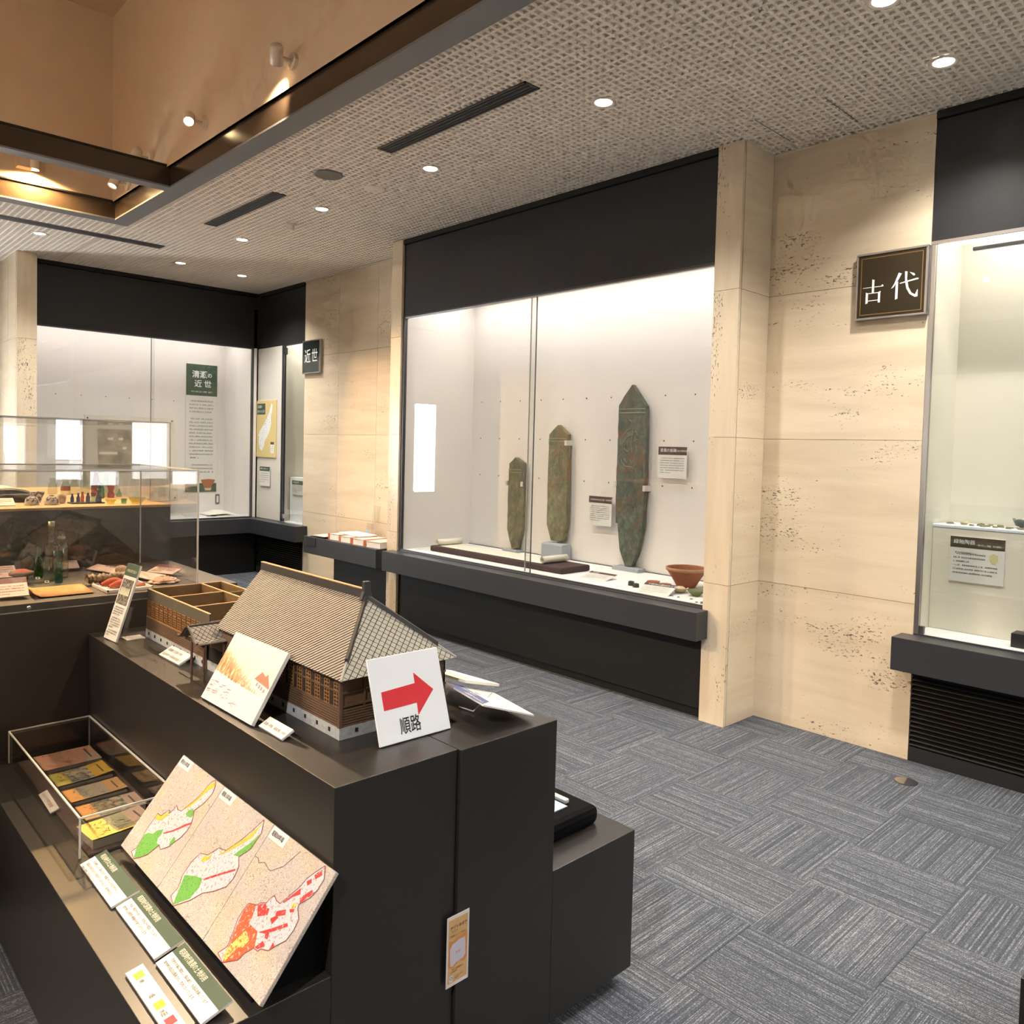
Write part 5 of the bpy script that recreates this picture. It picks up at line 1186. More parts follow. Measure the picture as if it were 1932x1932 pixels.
for (x, y) in ((.236, .091), (.252, .088), (.266, .086), (.282, .083)): patch(r, x, x + .009, y, y + .009, 'photo_shadow', 'pictured_window', z=.0009)
b = B(); rn = random.Random(4)
for k in range(46):
    x, y = .004 + rn.random() ** 1.5 * .12, .020 + rn.random() * .035; s = rn.uniform(.006, .022)
    b.poly([(x, y), (x + s, y + s * .12), (x + s * 1.3, y + s * .25), (x + s * .2, y + s * .2)], .0006 + k * 1e-6)
stuff(b.build('pictured_shadow', 'photo_shadow', r))
b = B()
for (p, q) in (((.150, .020), (.205, .030)), ((.165, .023), (.185, .034)), ((.172, .025), (.210, .024)), ((.160, .022), (.190, .013))):
    d = Vector((q[0] - p[0], q[1] - p[1])).normalized() * .0012; b.poly([(p[0] - d.y, p[1] + d.x), (p[0] + d.y, p[1] - d.x), (q[0], q[1])], .0007)
stuff(b.build('pictured_twig', 'photo_shadow', r))
# story panel at the far end, on a little acrylic easel
r = leaning('story_panel', 'narrow upright story panel with green head and old class photo', 'panel', (-3.142, .907, ZP), (1, .07, 0), .111, .282, 17.7, .007, 'card_white')
B().box(0, .111, .236, .282, 0, .0005).build('header_band', 'head_green', r)
text(r, '小学校の移り変わり', .012, .250, .0135, 'cream_print', z=.0009, sx=.75)
old_paper('old_photo', (0.30, 0.27, 0.23), (0.05, 0.045, 0.04), 90.0, .40, .62)
B().box(.008, .100, .130, .224, 0, .0006).build('old_photograph', 'old_photo', r)
for k in range(7): shape(r, [(.014 + k * .0115, .165), (.016 + k * .0115, .190), (.019 + k * .0115, .194), (.022 + k * .0115, .190), (.0235 + k * .0115, .165)], 'cream_print', 'pictured_pupil', z=.0009)
marks(r, .010, .116, .090, 4, .0085, .0058, 'ink_soft', seed=71, last=.7); marks(r, .010, .076, .090, 5, .0085, .0058, 'ink_soft', seed=72, last=.5); marks(r, .010, .030, .090, 3, .0085, .0058, 'ink_soft', seed=73, last=.3)
r = root('acrylic_easel', 'small clear easel behind the narrow story panel', 'easel', (-3.05, 1.0, ZP))
B().box(-3.10, -3.035, .955, 1.02, ZP + .0005, ZP + .0035).build('foot_plate', 'acrylic_edge', r)
B().prism([(.945, ZP + .004), (.950, ZP + .004), (.978, ZP + .12), (.973, ZP + .12)], -3.10, -3.04, 'x').build('back_plate', 'acrylic', r, fix=True)
# caption strips
def strip(label, o, u, w, h, t, s, size, seed=None, sx=.8):
    u = Vector(u).normalized(); n = Vector((-u.y, u.x, 0)); a = math.radians(62); v = n * math.sin(a) + Vector((0, 0, math.cos(a)))
    r = board_root('caption_strip', label, 'caption', (o[0], o[1], o[2] + t * math.sin(a) + .0005), u, v, 'caption strips on the plinth')
    slab(r, w, h, t, 'card_white', 'strip')
    if isinstance(s, list):
        for k, q in enumerate(s): text(r, q, w * .05, h - (k + 1) * h / (len(s) + .35), size, 'ink', sx=sx)
    else: text(r, s, w * .05, h * .30, size, 'ink', sx=sx)
    return r
strip('white caption strip in front of the model beside the photograph', (-1.908, .921, ZP), (1, .0, 0), .125, .036, .006, '清瀬小学校　昭和7年（1932）', .0105, sx=.86)
strip('cream caption strip with two lines before the open wing', (-2.765, .972, ZP), (1, .02, 0), .168, .050, .006, ['旧清瀬村立清瀬小学校', '明治35年から昭和40年頃まで'], .0125, sx=.9)
o = B().box(-2.90, -2.80, .985, 1.005, ZP + .0005, ZP + .004).build('dark_caption', 'fascia'); tag(o, 'tiny dark caption bar lying by the open wing foundation', 'caption', 'caption strips on the plinth')
# tilted boards on clear easels at the far corner
plain('blue_print', (0.075, 0.10, 0.27), .5)
def tilt_board(label, o, u, v, w, h, t, mat='card_white'):
    r = board_root('tilted_panel', label, 'panel', o, u, v, 'tilted panels on clear easels'); slab(r, w, h, t, mat, 'panel'); return r
r = tilt_board('tilted white panel with a blue title corner on a clear easel', (-1.720, 1.387, .985), (.20, .018, -.012), (.075, .150, -.052), .205, .172, .005)
shape(r, [(0, 0), (.200, 0), (.150, .055), (0, .055)], 'blue_print', 'blue_band'); text(r, '写真で見る', .022, .034, .018, 'white_print', z=.0011, sx=.9); text(r, '清瀬のあゆみ', .085, .008, .018, 'white_print', z=.0011, sx=.9)
marks(r, .02, .150, .17, 7, .013, .006, 'cream_print', seed=81, z=.0007)
r = tilt_board('tilted cream panel with a sepia picture behind the blue titled one', (-1.905, 1.425, .985), (.18, .040, -.0), (.020, .13, -.035), .215, .14, .008, 'scroll_paper')
B().box(.015, .185, .02, .12, 0, .0005).build('sepia_picture', 'cream_print', r); shape(r, [(.02, .045), (.06, .07), (.10, .055), (.17, .05), (.18, .035), (.10, .03), (.03, .032)], 'mount_board', 'pictured_hill', z=.0008)
r = root('wire_easel', 'clear folding easel under the blue titled panel', 'easel', (-1.60, 1.47, ZP))
for p, q in (((-1.645, 1.425, ZP + .004), (-1.600, 1.455, ZP + .062)), ((-1.575, 1.500, ZP + .004), (-1.640, 1.425, ZP + .060)), ((-1.645, 1.425, ZP + .004), (-1.700, 1.42, ZP + .004)), ((-1.66, 1.43, ZP + .040), (-1.59, 1.48, ZP + .028))):
    B().tube([p, q], .0018, 6).build('rod', 'acrylic_edge', r)
# cushion with a blue sheet on the low back step
plain('velvet', (0.004, 0.004, 0.005), .95, spec=.15)
o = B().box(-2.20, -1.555, 1.640, 1.880, .4875, .545).build('velvet_cushion', 'velvet', bevel=.02); tag(o, 'black velvet cushion on the low back step', 'cushion')
plain('sheet_blue', (0.45, 0.62, 0.80), .4)
o = B().box(-2.10, -1.610, 1.655, 1.790, .546, .549).build('blue_sheet', 'sheet_blue'); o2 = B().box(-2.05, -1.64, 1.665, 1.74, .549, .5494).build('printed_field', 'blue_print', o); tag(o, 'pale blue printed sheet lying on the velvet cushion', 'paper')
o = B().box(-2.10, -1.625, 1.795, 1.815, .546, .560).build('white_rod', 'card_white', bevel=.004); tag(o, 'slim white rod lying along the velvet cushion', 'rod')
# ---- low front step: the map board
def map_ground():
    m, nt, bs = nodes_of('map_ground'); bs.inputs['Roughness'].default_value = .45
    tc = N(nt, 'ShaderNodeTexCoord')
    n1 = N(nt, 'ShaderNodeTexNoise', i_Scale=9.0, i_Detail=2.0); L(nt, tc.outputs['Object'], n1.inputs['Vector'])
    c1 = ramp(nt, n1.outputs['Fac'], [(.35, (.55, .485, .44)), (.5, (.59, .52, .45)), (.62, (.63, .505, .36)), (.75, (.55, .495, .45))])
    n2 = N(nt, 'ShaderNodeTexNoise', i_Scale=30.0, i_Detail=4.0, i_Roughness=.6, i_Distortion=1.2); L(nt, tc.outputs['Object'], n2.inputs['Vector'])
    k = N(nt, 'ShaderNodeMath', operation='MULTIPLY'); k.inputs[1].default_value = 13.0; L(nt, n2.outputs['Fac'], k.inputs[0])
    fr = N(nt, 'ShaderNodeMath', operation='FRACT'); L(nt, k.outputs[0], fr.inputs[0])
    ln = ramp(nt, fr.outputs[0], [(.0, (1, 1, 1)), (.16, (1, 1, 1)), (.26, (0, 0, 0)), (.97, (0, 0, 0))])
    n3 = N(nt, 'ShaderNodeTexVoronoi', feature='DISTANCE_TO_EDGE', i_Scale=75.0); L(nt, tc.outputs['Object'], n3.inputs['Vector'])
    v3 = ramp(nt, n3.outputs['Distance'], [(.0, (.35, .35, .35)), (.05, (0, 0, 0))])
    a = N(nt, 'ShaderNodeMath', operation='MAXIMUM'); L(nt, ln.outputs[0], a.inputs[0]); L(nt, v3.outputs[0], a.inputs[1])
    sc = N(nt, 'ShaderNodeMath', operation='MULTIPLY'); sc.inputs[1].default_value = .72; L(nt, a.outputs[0], sc.inputs[0])
    mx = N(nt, 'ShaderNodeMixRGB'); L(nt, sc.outputs[0], mx.inputs[0]); L(nt, c1.outputs[0], mx.inputs[1]); mx.inputs[2].default_value = (.20, .15, .13, 1)
    L(nt, mx.outputs[0], bs.inputs['Base Color'])
map_ground()
def speckled(name, base, spots, sc, lo, hi):
    m, nt, bs = nodes_of(name); bs.inputs['Roughness'].default_value = .45
    tc = N(nt, 'ShaderNodeTexCoord'); n1 = N(nt, 'ShaderNodeTexNoise', i_Scale=sc, i_Detail=3.0, i_Roughness=.7); L(nt, tc.outputs['Object'], n1.inputs['Vector'])
    rr = ramp(nt, n1.outputs['Fac'], [(lo, spots), (hi, base)]); L(nt, rr.outputs[0], bs.inputs['Base Color'])
speckled('map_land', (.62, .60, .61), (.36, .30, .30), 130.0, .38, .46)
speckled('map_green', (.15, .42, .07), (.10, .22, .06), 160.0, .36, .46)
speckled('map_yellow_area', (.78, .52, .04), (.50, .34, .05), 160.0, .36, .46)
speckled('map_red', (.55, .035, .035), (.62, .50, .46), 120.0, .34, .42)
speckled('map_orange', (.66, .10, .03), (.72, .50, .40), 120.0, .36, .44)
speckled('map_lime', (.66, .60, .16), (.62, .16, .05), 140.0, .42, .50)
plain('map_line_red', (0.30, 0.05, 0.06), .5)
r = leaning('map_board', 'long leaning board with three land use maps in red, green and yellow', 'map', (-2.286, .706, .5195), (1, 0, 0), .843, .271, 38.6, .010, 'map_ground', bevel=.0015)
D = DATA['map']
def edge_line(parent, pts, w, mat, name, z, closed=True):
    b = B(); n = len(pts)
    for i in range(n if closed else n - 1):
        p, q = Vector(pts[i]), Vector(pts[(i + 1) % n]); d = (q - p).normalized() * w / 2
        b.poly([(p.x - d.x + d.y, p.y - d.y - d.x), (q.x + d.x + d.y, q.y + d.y - d.x), (q.x + d.x - d.y, q.y + d.y + d.x), (p.x - d.x - d.y, p.y - d.y + d.x)], z + i * 1e-6)
    return stuff(b.build(name, mat, parent))
for k in '123':
    shape(r, D['outline' + k], 'map_land', 'mapped_town', z=.0004); edge_line(r, D['outline' + k], .0016, 'map_line_red', 'town_border', .0012)
for key, pts in D.items():
    if key.startswith(('outline', 'seam', 'river')) or key == 'red2b': continue
    mt = {'green': 'map_green', 'yello': 'map_yellow_area', 'red1': 'map_red', 'red2': 'map_red', 'red2b': 'map_red', 'red3_': 'map_red', 'orang': 'map_orange', 'lime3': 'map_lime'}[key[:5]]
    shape(r, pts, mt, 'land_use_patch', z=.0006 if key.startswith(('orange', 'green')) else .0008)
b = B(); rn = random.Random(77)
for (cx0, cy0, wx, wy, n) in ((.095, .155, .05, .05, 26), (.395, .155, .055, .05, 40), (.70, .15, .06, .06, 40)):
    for k in range(n):
        x, y, s_ = cx0 + rn.uniform(-wx, wx), cy0 + rn.uniform(-wy, wy) * .6, rn.uniform(.0008, .0024)
        b.poly([(x, y), (x + s_, y + s_ * .3), (x + s_ * .8, y + s_ * 1.2), (x - s_ * .2, y + s_ * .7)], .001 + k * 1e-6)
stuff(b.build('house_dots', 'map_line_red', r))
st_ = B().prism([(.7165, ZS + .0005), (.7165, .517), (.866, .703), (.877, .703), (.877, ZS + .0005)], -2.20, -1.50, 'x').build('map_stand', 'velvet', fix=True); tag(st_, 'black wedge stand hidden behind the land use map board', 'stand')
edge_line(r, D['river'], .0014, 'ink_soft', 'river_line', .0006, False)
for x in (.281, .562): B().box(x - .0005, x + .0005, 0, .271, 0, .0003).build('map_seam', 'ink_soft', r)
for x, s in ((.004, '明治15年頃'), (.284, '昭和 5年頃'), (.566, '昭和50年頃')):
    B().box(x, x + .074, .2425, .2705, 0, .0005).build('date_slip', 'card_white', r); text(r, s, x + .008, .2515, .0130, 'ink', z=.0013, sx=.82, bold=.0002)
# captions for the maps
def land_card(label, x, y, w, h, title, body, tsize):
    a = math.radians(74); v = Vector((0, math.sin(a), math.cos(a)))
    r = board_root('land_use_card', label, 'caption', (x, y, ZS + .0068), (1, 0, 0), v, 'green headed land use cards')
    slab(r, w, h, .006, 'card_white', 'card'); B().box(0, w, h * .56, h, 0, .0004).build('header_band', 'head_green', r)
    text(r, title, w * .06, h * .70, tsize, 'cream_print', z=.0008, sx=.78, bold=.0001)
    for k, t in enumerate(body): text(r, t, w * .06, h * .38 - k * h * .20, .0085, 'ink', z=.0008, sx=.88)
    return r
land_card('green headed card on land use nearest the acrylic book box', -2.295, .607, .262, .068, '明治時代の土地利用', ['　明治時代には、畑が広がり、柳瀬川ぞいに水田がありました。', '集落は水田のまわりや街道ぞいにありました。雑木林も広く、', '燃料や堆肥に利用されていました。'], .0155)
land_card('green headed card on land use in the middle of the row', -2.025, .615, .262, .066, '昭和時代前期の土地利用', ['　水田、畑はやや減少し、宅地はやや増加しています。', '雑木林には病院や療養所が建てられています。'], .0155)
land_card('green headed card on land use nearest the plinth end', -1.748, .613, .247, .066, '昭和時代後期の土地利用', ['　宅地が大幅に増加し、畑は減少、水田は消滅しています。', '雑木林の周辺は開発され、宅地になっています。'], .0155)
a = math.radians(80)
r = board_root('colour_key', 'narrow white colour key strip with green, yellow and red squares', 'caption', (-1.755, .553, ZS + .0068), (1, 0, 0), (0, math.sin(a), math.cos(a)))
slab(r, .262, .036, .006, 'card_white', 'strip')
plain('key_green', (.30, .62, .06), .5); plain('key_yellow', (.88, .80, .04), .5); plain('key_red', (.72, .05, .06), .5); plain('key_white', (.92, .92, .92), .5)
for x, m_, s in ((.018, 'key_green', '林'), (.078, 'key_white', '畑'), (.138, 'key_yellow', '水田'), (.198, 'key_red', '宅地')):
    patch(r, x, x + .024, .009, .028, m_, 'colour_square'); text(r, s, x + .030, .011, .0135, 'ink_soft', sx=.8)
# ---- acrylic box over the school books
plain('felt_brown', (0.085, 0.055, 0.045), .95, noise=.2, nscale=200)
o = B().box(-3.17, -2.335, .640, .872, ZS + .0005, ZS + .006).build('felt_mat', 'felt_brown'); tag(o, 'brown felt mat under the old school books', 'mat')
def cover_box(name, label, x0, x1, y0, y1, z0, z1, t=.005, group=None, edge=.0055):
    r = root(name, label, 'acrylic cover', ((x0 + x1) / 2, (y0 + y1) / 2, z0), group)
    for a in ((x0, x1, y0, y0 + t, z0, z1), (x0, x1, y1 - t, y1, z0, z1), (x0, x0 + t, y0 + t, y1 - t, z0, z1), (x1 - t, x1, y0 + t, y1 - t, z0, z1)): B().box(*a).build('side_pane', 'acrylic', r)
    B().box(x0, x1, y0, y1, z1, z1 + t).build('top_pane', 'acrylic', r)
    e = edge
    for x in (x0, x1):
        for y in (y0, y1): B().box(x - e / 2, x + e / 2, y - e / 2, y + e / 2, z0, z1 + t).build('glued_edge', 'acrylic_edge', r)
    for y in (y0, y1): B().box(x0, x1, y - e / 2, y + e / 2, z1 + t - e / 2, z1 + t + e / 2).build('glued_edge', 'acrylic_edge', r)
    for x in (x0, x1): B().box(x - e / 2, x + e / 2, y0, y1, z1 + t - e / 2, z1 + t + e / 2).build('glued_edge', 'acrylic_edge', r)
    return r
cover_box('acrylic_cover', 'low clear acrylic box over the old school books', -3.200, -2.342, .619, .876, ZS + .0005, ZS + .108, .004, 'clear acrylic covers', .0045)
plain('bk_salmon', (0.55, 0.30, 0.20), .6, noise=.1, nscale=30); plain('bk_gold', (0.62, 0.38, 0.06), .6); plain('bk_olive', (0.40, 0.36, 0.08), .6); plain('bk_ochre', (0.55, 0.33, 0.14), .6); plain('bk_orange', (0.62, 0.30, 0.08), .6); plain('bk_yellow', (0.72, 0.60, 0.12), .6); plain('bk_grey', (0.40, 0.34, 0.26), .6); plain('bk_teal', (0.16, 0.24, 0.20), .6); plain('bk_sage', (0.32, 0.32, 0.20), .6); plain('bk_pages', (0.30, 0.25, 0.18), .8); plain('bk_pink', (0.50, 0.36, 0.28), .6); plain('bk_rust', (0.30, 0.12, 0.06), .6)
old_paper('bk_forest', (0.40, 0.33, 0.20), (0.16, 0.13, 0.08), 60.0, .4, .6); old_paper('bk_scene', (0.48, 0.40, 0.26), (0.14, 0.17, 0.16), 45.0, .42, .56)
def booklet(label, x, y, w, d, t, rot, fields, ink, curl=0.0):
    """w along x (book height), d along y; local z up"""
    r = root('school_book', label, 'book', (x, y, ZS + .0065), 'old school books in the acrylic box'); del r['_w']; r.rotation_euler = (0, 0, math.radians(rot))
    B().box(.002, w - .002, .002, d - .002, 0, t).build('pages', 'bk_pages', r)
    def cz(px, py): return t + .0008 + curl * (py / d) ** 3 + .004 * (px / w) ** 4 * (1 if curl else 0)
    def sheet(nm, a0, a1, b0, b1, mt, lift):
        b = B(); K = 8
        for j in range(K + 1):
            for i in range(K + 1):
                px_, py_ = a0 + (a1 - a0) * i / K, b0 + (b1 - b0) * j / K; b.v.append((px_, py_, cz(px_, py_) + lift))
        for j in range(K):
            for i in range(K): q = j * (K + 1) + i; b.f.append((q, q + 1, q + K + 2, q + K + 1))
        return b.build(nm, mt, r, smooth=True)
    base = sheet('cover', 0, w, 0, d, fields[0], 0)
    for k, (nm, a0, a1, b0, b1, mt) in enumerate(fields[1:]): sheet(nm, a0 * w, a1 * w, b0 * d, b1 * d, mt, .0004 + .0002 * k)
    b = B(); rn = random.Random(ink)
    for k in range(34):
        px_, py_ = rn.uniform(.1, .9) * w, rn.uniform(.12, .62) * d; s = rn.uniform(.006, .016); an = rn.random() * 6.3; z = cz(px_, py_) + .0016
        c, e = math.cos(an) * s, math.sin(an) * s; b.poly([(px_, py_), (px_ + c, py_ + e), (px_ + c - e * .2, py_ + e + c * .2), (px_ - e * .14, py_ + c * .14)], z)
    stuff(b.build('cover_drawing', 'bk_rust' if ink % 2 else 'bk_teal', r))
    b = B()
    for k in range(8):
        px_, py_ = w * (.18 + .08 * k), d * .84; z = cz(px_, py_) + .0016; b.poly([(px_, py_), (px_ + w * .05, py_), (px_ + w * .05, py_ + d * .035), (px_, py_ + d * .035)], z)
    stuff(b.build('cover_title', 'ink_soft', r))
booklet('faded salmon school book farthest along the box', -3.150, .682, .155, .180, .012, 0, ['bk_salmon', ('corner_field', .55, 1, .72, 1, 'bk_pink')], 1)
booklet('golden yellow school book with its corner lifting, second in the row', -2.960, .683, .128, .168, .008, 0, ['bk_olive', ('picture_field', .0, 1, .28, .70, 'bk_scene'), ('title_field', 0, 1, .68, 1, 'bk_gold')], 3, .010)
booklet('ochre school book with an ink drawing, third in the row', -2.795, .684, .115, .165, .008, 0, ['bk_orange', ('picture_field', 0, 1, .24, .70, 'bk_grey'), ('title_field', 0, 1, .70, 1, 'bk_ochre')], 4, .004)
booklet('school book with a forest picture and green edge, fourth in the row', -2.628, .680, .112, .172, .016, 0, ['bk_sage', ('drawing_field', 0, .96, .0, .24, 'bk_orange'), ('forest_field', 0, .96, .24, .48, 'bk_forest'), ('picture_field', 0, .96, .48, .74, 'bk_scene'), ('title_field', 0, .96, .74, 1, 'bk_pink')], 5)
booklet('bright yellow school book on top of a thick one nearest the maps', -2.478, .645, .125, .175, .024, 4, ['bk_yellow', ('picture_field', .0, .9, .40, .70, 'bk_sage'), ('title_field', 0, .9, .70, 1, 'bk_pink')], 7, .006)
r = board_root('caption_strip', 'cream caption strip inside the acrylic book box', 'caption', (-2.835, .629, ZS + .008), (1, -.03, 0), (0.03, .9, .35), 'caption strips on the plinth'); slab(r, .165, .026, .004, 'card_white', 'strip'); text(r, 'むかしの小学校の教科書', .012, .008, .0115, 'ink_red', sx=.95)

# ================================================================ THE LONG TABLE WITH BOTTLES
ZT, ZU = 1.044, 1.326
lt = root('long_table', 'dark brown stepped table carrying bottles and slippers', 'plinth', (-4.4, .4, 0))
plain('table_brown', (0.040, 0.030, 0.025), .40, spec=.5)
plain('table_top_grey', (0.070, 0.062, 0.056), .5)
plain('wood_top', (0.55, 0.33, 0.13), .5, noise=.1, nscale=12)
B().box(-4.058, -3.250, -1.0, 1.480, .04, ZT - .028).build('lower_block', 'table_brown', lt, bevel=.0015)
B().box(-4.058, -3.250, -1.0, 1.480, ZT - .0275, ZT - .0245).build('metal_trim', 'alloy', lt)
B().box(-4.058, -3.262, -1.0, 1.470, ZT - .0245, ZT).build('lower_top', 'table_top_grey', lt)
B().box(-5.70, -4.060, -1.0, 1.478, .04, ZU - .012).build('upper_block', 'table_brown', lt, bevel=.0015)
B().box(-5.70, -4.055, -1.0, 1.478, ZU - .0115, ZU).build('upper_top', 'wood_top', lt)
B().box(-5.6, -3.33, -.95, 1.42, .0005, .04).build('toe_kick', 'ink', lt)
B().lathe([(0, .004), (.006, .003), (.007, 0)], (-3.2495, .690, ZT - .013), 12, 'x').build('screw', 'alloy', lt)
cover_box('acrylic_cover', 'clear acrylic cover over the slippers and the two tall bottles', -4.050, -3.345, -.95, 1.331, ZT + .0005, 1.517, .006, 'clear acrylic covers', .006)
cover_box('acrylic_cover', 'tall clear acrylic cover over the row of coloured bottles', -5.55, -4.064, -.95, 1.474, ZU + .0005, 1.727, .006, 'clear acrylic covers', .006)
def bottle(label, x, y, z, prof, mat, group, extra=(), name='glass_bottle', seg=24, squash=1.0):
    r = root(name, label, 'bottle', (x, y, z), group)
    b = B().lathe(prof, (x, y, z + .0006), seg)
    if squash != 1: b.v = [(v[0], y + (v[1] - y) * squash, v[2]) for v in b.v]
    b.build('glass', mat, r, smooth=True)
    for nm, pf, m in extra: B().lathe(pf, (x, y, z + .0006), seg).build(nm, m, r, smooth=True)
    return r
def bprof(R, h, neck, sh, lip=.002, foot=.0):
    """base radius, height, neck radius, shoulder start fraction"""
    return [(0, foot), (R * .9, 0), (R, h * .02), (R, h * sh), (R * .93, h * (sh + .06)), (R * .6, h * (sh + .14)), (neck * 1.15, h * (sh + .22)), (neck, h * (sh + .28)), (neck, h * .93), (neck + lip, h * .94), (neck + lip, h * .985), (neck * .8, h)]
GB = 'glass bottles on the lower table step'
plain('foil', (0.30, 0.30, 0.20), .35, metal=.6)
bottle('small bright green bottle with a pale badge, shortest of the front bottles', -3.855, .854, ZT, [(0, 0), (.017, 0), (.0195, .004), (.0195, .045), (.017, .075), (.010, .105), (.0085, .125), (.010, .127), (.010, .137), (.007, .138)], 'green_bottle', GB)
bottle('tallest clear square shouldered spirit bottle with a long neck', -3.743, .876, ZT, [(0, 0), (.027, 0), (.029, .004), (.029, .125), (.026, .142), (.014, .156), (.0125, .165), (.0105, .215), (.0125, .217), (.0125, .225), (.011, .228), (.0115, .247), (.008, .249)], 'clear_bottle', GB, [('screw_cap', [(.0118, .228), (.0122, .229), (.0122, .248), (0, .249)], 'foil')])
bottle('second clear bottle with a wide neck behind the tallest one', -3.790, .925, ZT, [(0, 0), (.025, 0), (.027, .004), (.027, .130), (.022, .148), (.014, .158), (.0125, .165), (.0135, .185), (.0125, .19), (.0135, .203), (.009, .205)], 'clear_bottle', GB, [('neck_ring', [(.0138, .168), (.0145, .170), (.0145, .176), (.0138, .178)], 'foil')])
bottle('slim dark teal bottle in front of the tall clear ones', -3.660, .884, ZT, [(0, 0), (.013, 0), (.015, .003), (.015, .07), (.0125, .085), (.012, .092), (.0135, .10), (.013, .115), (.0115, .118), (.0125, .122), (.012, .132), (.008, .133)], 'teal_bottle', GB)
# milk bottles etc. on the wooden top
GU = 'bottles on the wooden table top'
milk = lambda h: [(0, 0), (.022, 0), (.024, .003), (.024, h * .50), (.021, h * .64), (.0145, h * .78), (.014, h * .88), (.0175, h * .90), (.0175, h * .97), (.014, h)]
bottle('clear milk bottle farthest from the brown one', -5.02, 1.18, ZU, milk(.090), 'clear_bottle', GU); bottle('clear milk bottle with red print, middle of three', -4.98, 1.235, ZU, milk(.088), 'amber_bottle', GU) if False else bottle('clear milk bottle with red print, middle of three', -4.98, 1.235, ZU, milk(.088), 'clear_bottle', GU, [('red_print', [(.0243, .020), (.0244, .045)], 'orange_clay')])
bottle('clear milk bottle nearest the brown one', -4.965, 1.276, ZU, milk(.088), 'clear_bottle', GU)
bottle('cloudy clear tall bottle tapering like a cone', -4.985, 1.334, ZU, [(0, 0), (.026, 0), (.028, .003), (.027, .04), (.020, .085), (.012, .11), (.012, .122), (.013, .125), (.009, .126)], 'clear_bottle', GU)
bottle('tall red brown beer shaped bottle', -4.770, 1.333, ZU, [(0, 0), (.022, 0), (.0235, .003), (.0235, .055), (.020, .080), (.012, .115), (.0105, .132), (.012, .134), (.012, .140), (.008, .141)], 'brown_bottle', GU)
bottle('squat green bottle beside the tall red brown one', -4.60, 1.31, ZU, [(0, 0), (.016, 0), (.0175, .003), (.0175, .050), (.012, .065), (.009, .070), (.010, .080), (.007, .081)], 'teal_bottle', GU)
bottle('tall pale clear bottle with a long sloping neck', -4.70, 1.366, ZU, [(0, 0), (.017, 0), (.018, .003), (.0175, .05), (.010, .095), (.0075, .12), (.009, .122), (.009, .128), (.006, .129)], 'clear_bottle', GU)
bottle('waisted amber red jar like an hourglass', -4.627, 1.368, ZU, [(0, 0), (.016, 0), (.018, .003), (.018, .018), (.012, .034), (.017, .055), (.017, .064), (.012, .065)], 'amber_bottle', GU)
bottle('slender clear tube bottle near the cover corner', -4.80, 1.445, ZU, bprof(.009, .101, .006, .55), 'clear_bottle', GU)
bottle('small aqua bottle with a pointed stopper', -4.672, 1.423, ZU, [(0, 0), (.014, 0), (.015, .002), (.014, .018), (.006, .03), (.005, .04), (.003, .046), (0, .047)], 'aqua_bottle', GU)
bottle('tiny pale blue bottle at the end of the little wooden tray', -4.292, 1.094, ZU + .0065, bprof(.0085, .040, .0045, .5), 'blue_bottle', GU); bottle('tiny deep blue bottle second on the little wooden tray', -4.282, 1.118, ZU + .0065, bprof(.0085, .042, .0045, .5), 'blue_bottle', GU)
bottle('tiny amber bottle between the blue ones on the tray', -4.277, 1.135, ZU + .0065, bprof(.008, .049, .0045, .55), 'amber_bottle', GU); bottle('square deep blue bottle third of the blue ones on the tray', -4.266, 1.158, ZU + .0065, bprof(.011, .044, .006, .55), 'blue_bottle', GU, seg=4)
bottle('greenish tumbler standing on the little wooden tray', -4.258, 1.178, ZU + .0065, [(0, 0), (.009, 0), (.010, .002), (.008, .022), (.012, .045), (.011, .045)], 'aqua_bottle', GU); bottle('darkest blue wide bottle at the tray end', -4.249, 1.200, ZU + .0065, bprof(.014, .047, .006, .45), 'blue_bottle', GU)
o = B().box(-4.305, -4.225, 1.075, 1.222, ZU + .0005, ZU + .006).build('little_tray', 'black_panel'); tag(o, 'little dark tray under the tiny blue bottles', 'tray')
pot('glass_dish', 'scalloped yellow glass dish before the squat green bottle', 'dish', (-4.180, 1.236, ZU + .0006), [(0, .001), (.014, .001), (.016, .004), (.024, .016), (.026, .022), (.024, .022), (.014, .008), (0, .006)], 'yellow_glass', group='glass dishes on the wooden top')
pot('glass_dish', 'wider yellow green glass dish nearest the cover corner', 'dish', (-4.143, 1.345, ZU + .0006), [(0, .001), (.022, .001), (.024, .004), (.036, .024), (.040, .032), (.037, .032), (.022, .01), (0, .008)], 'yellow_glass', group='glass dishes on the wooden top')
pot('glass_dish', 'little aqua glass cup beside the scalloped dish', 'dish', (-4.16, 1.290, ZU + .0006), [(0, .001), (.011, .001), (.013, .003), (.014, .026), (.012, .026), (.010, .006), (0, .006)], 'aqua_bottle', group='glass dishes on the wooden top')
old_paper('blue_white_china', (0.72, 0.68, 0.58), (0.05, 0.06, 0.16), 70.0, .44, .52)
for lab, x, y in (('patterned blue and white bowl turned upside down, farther one', -4.245, .912), ('patterned blue and white bowl turned upside down, nearer one', -4.232, .992)):
    r = pot('china_bowl', lab, 'bowl', (x, y, ZU + .0006), [(.032, 0), (.031, .008), (.026, .028), (.017, .038), (.010, .040), (0, .040)], 'blue_white_china', [('foot_ring', [(.010, .040), (.011, .045), (.009, .045)], 'blue_white_china')], 'patterned china bowls')
pot('china_cup', 'cream tea cup beside the patterned bowls', 'cup', (-4.31, 1.050, ZU + .0006), [(0, .001), (.016, .001), (.018, .004), (.022, .02), (.023, .044), (.021, .044), (.019, .008), (0, .006)], 'cream_glaze')
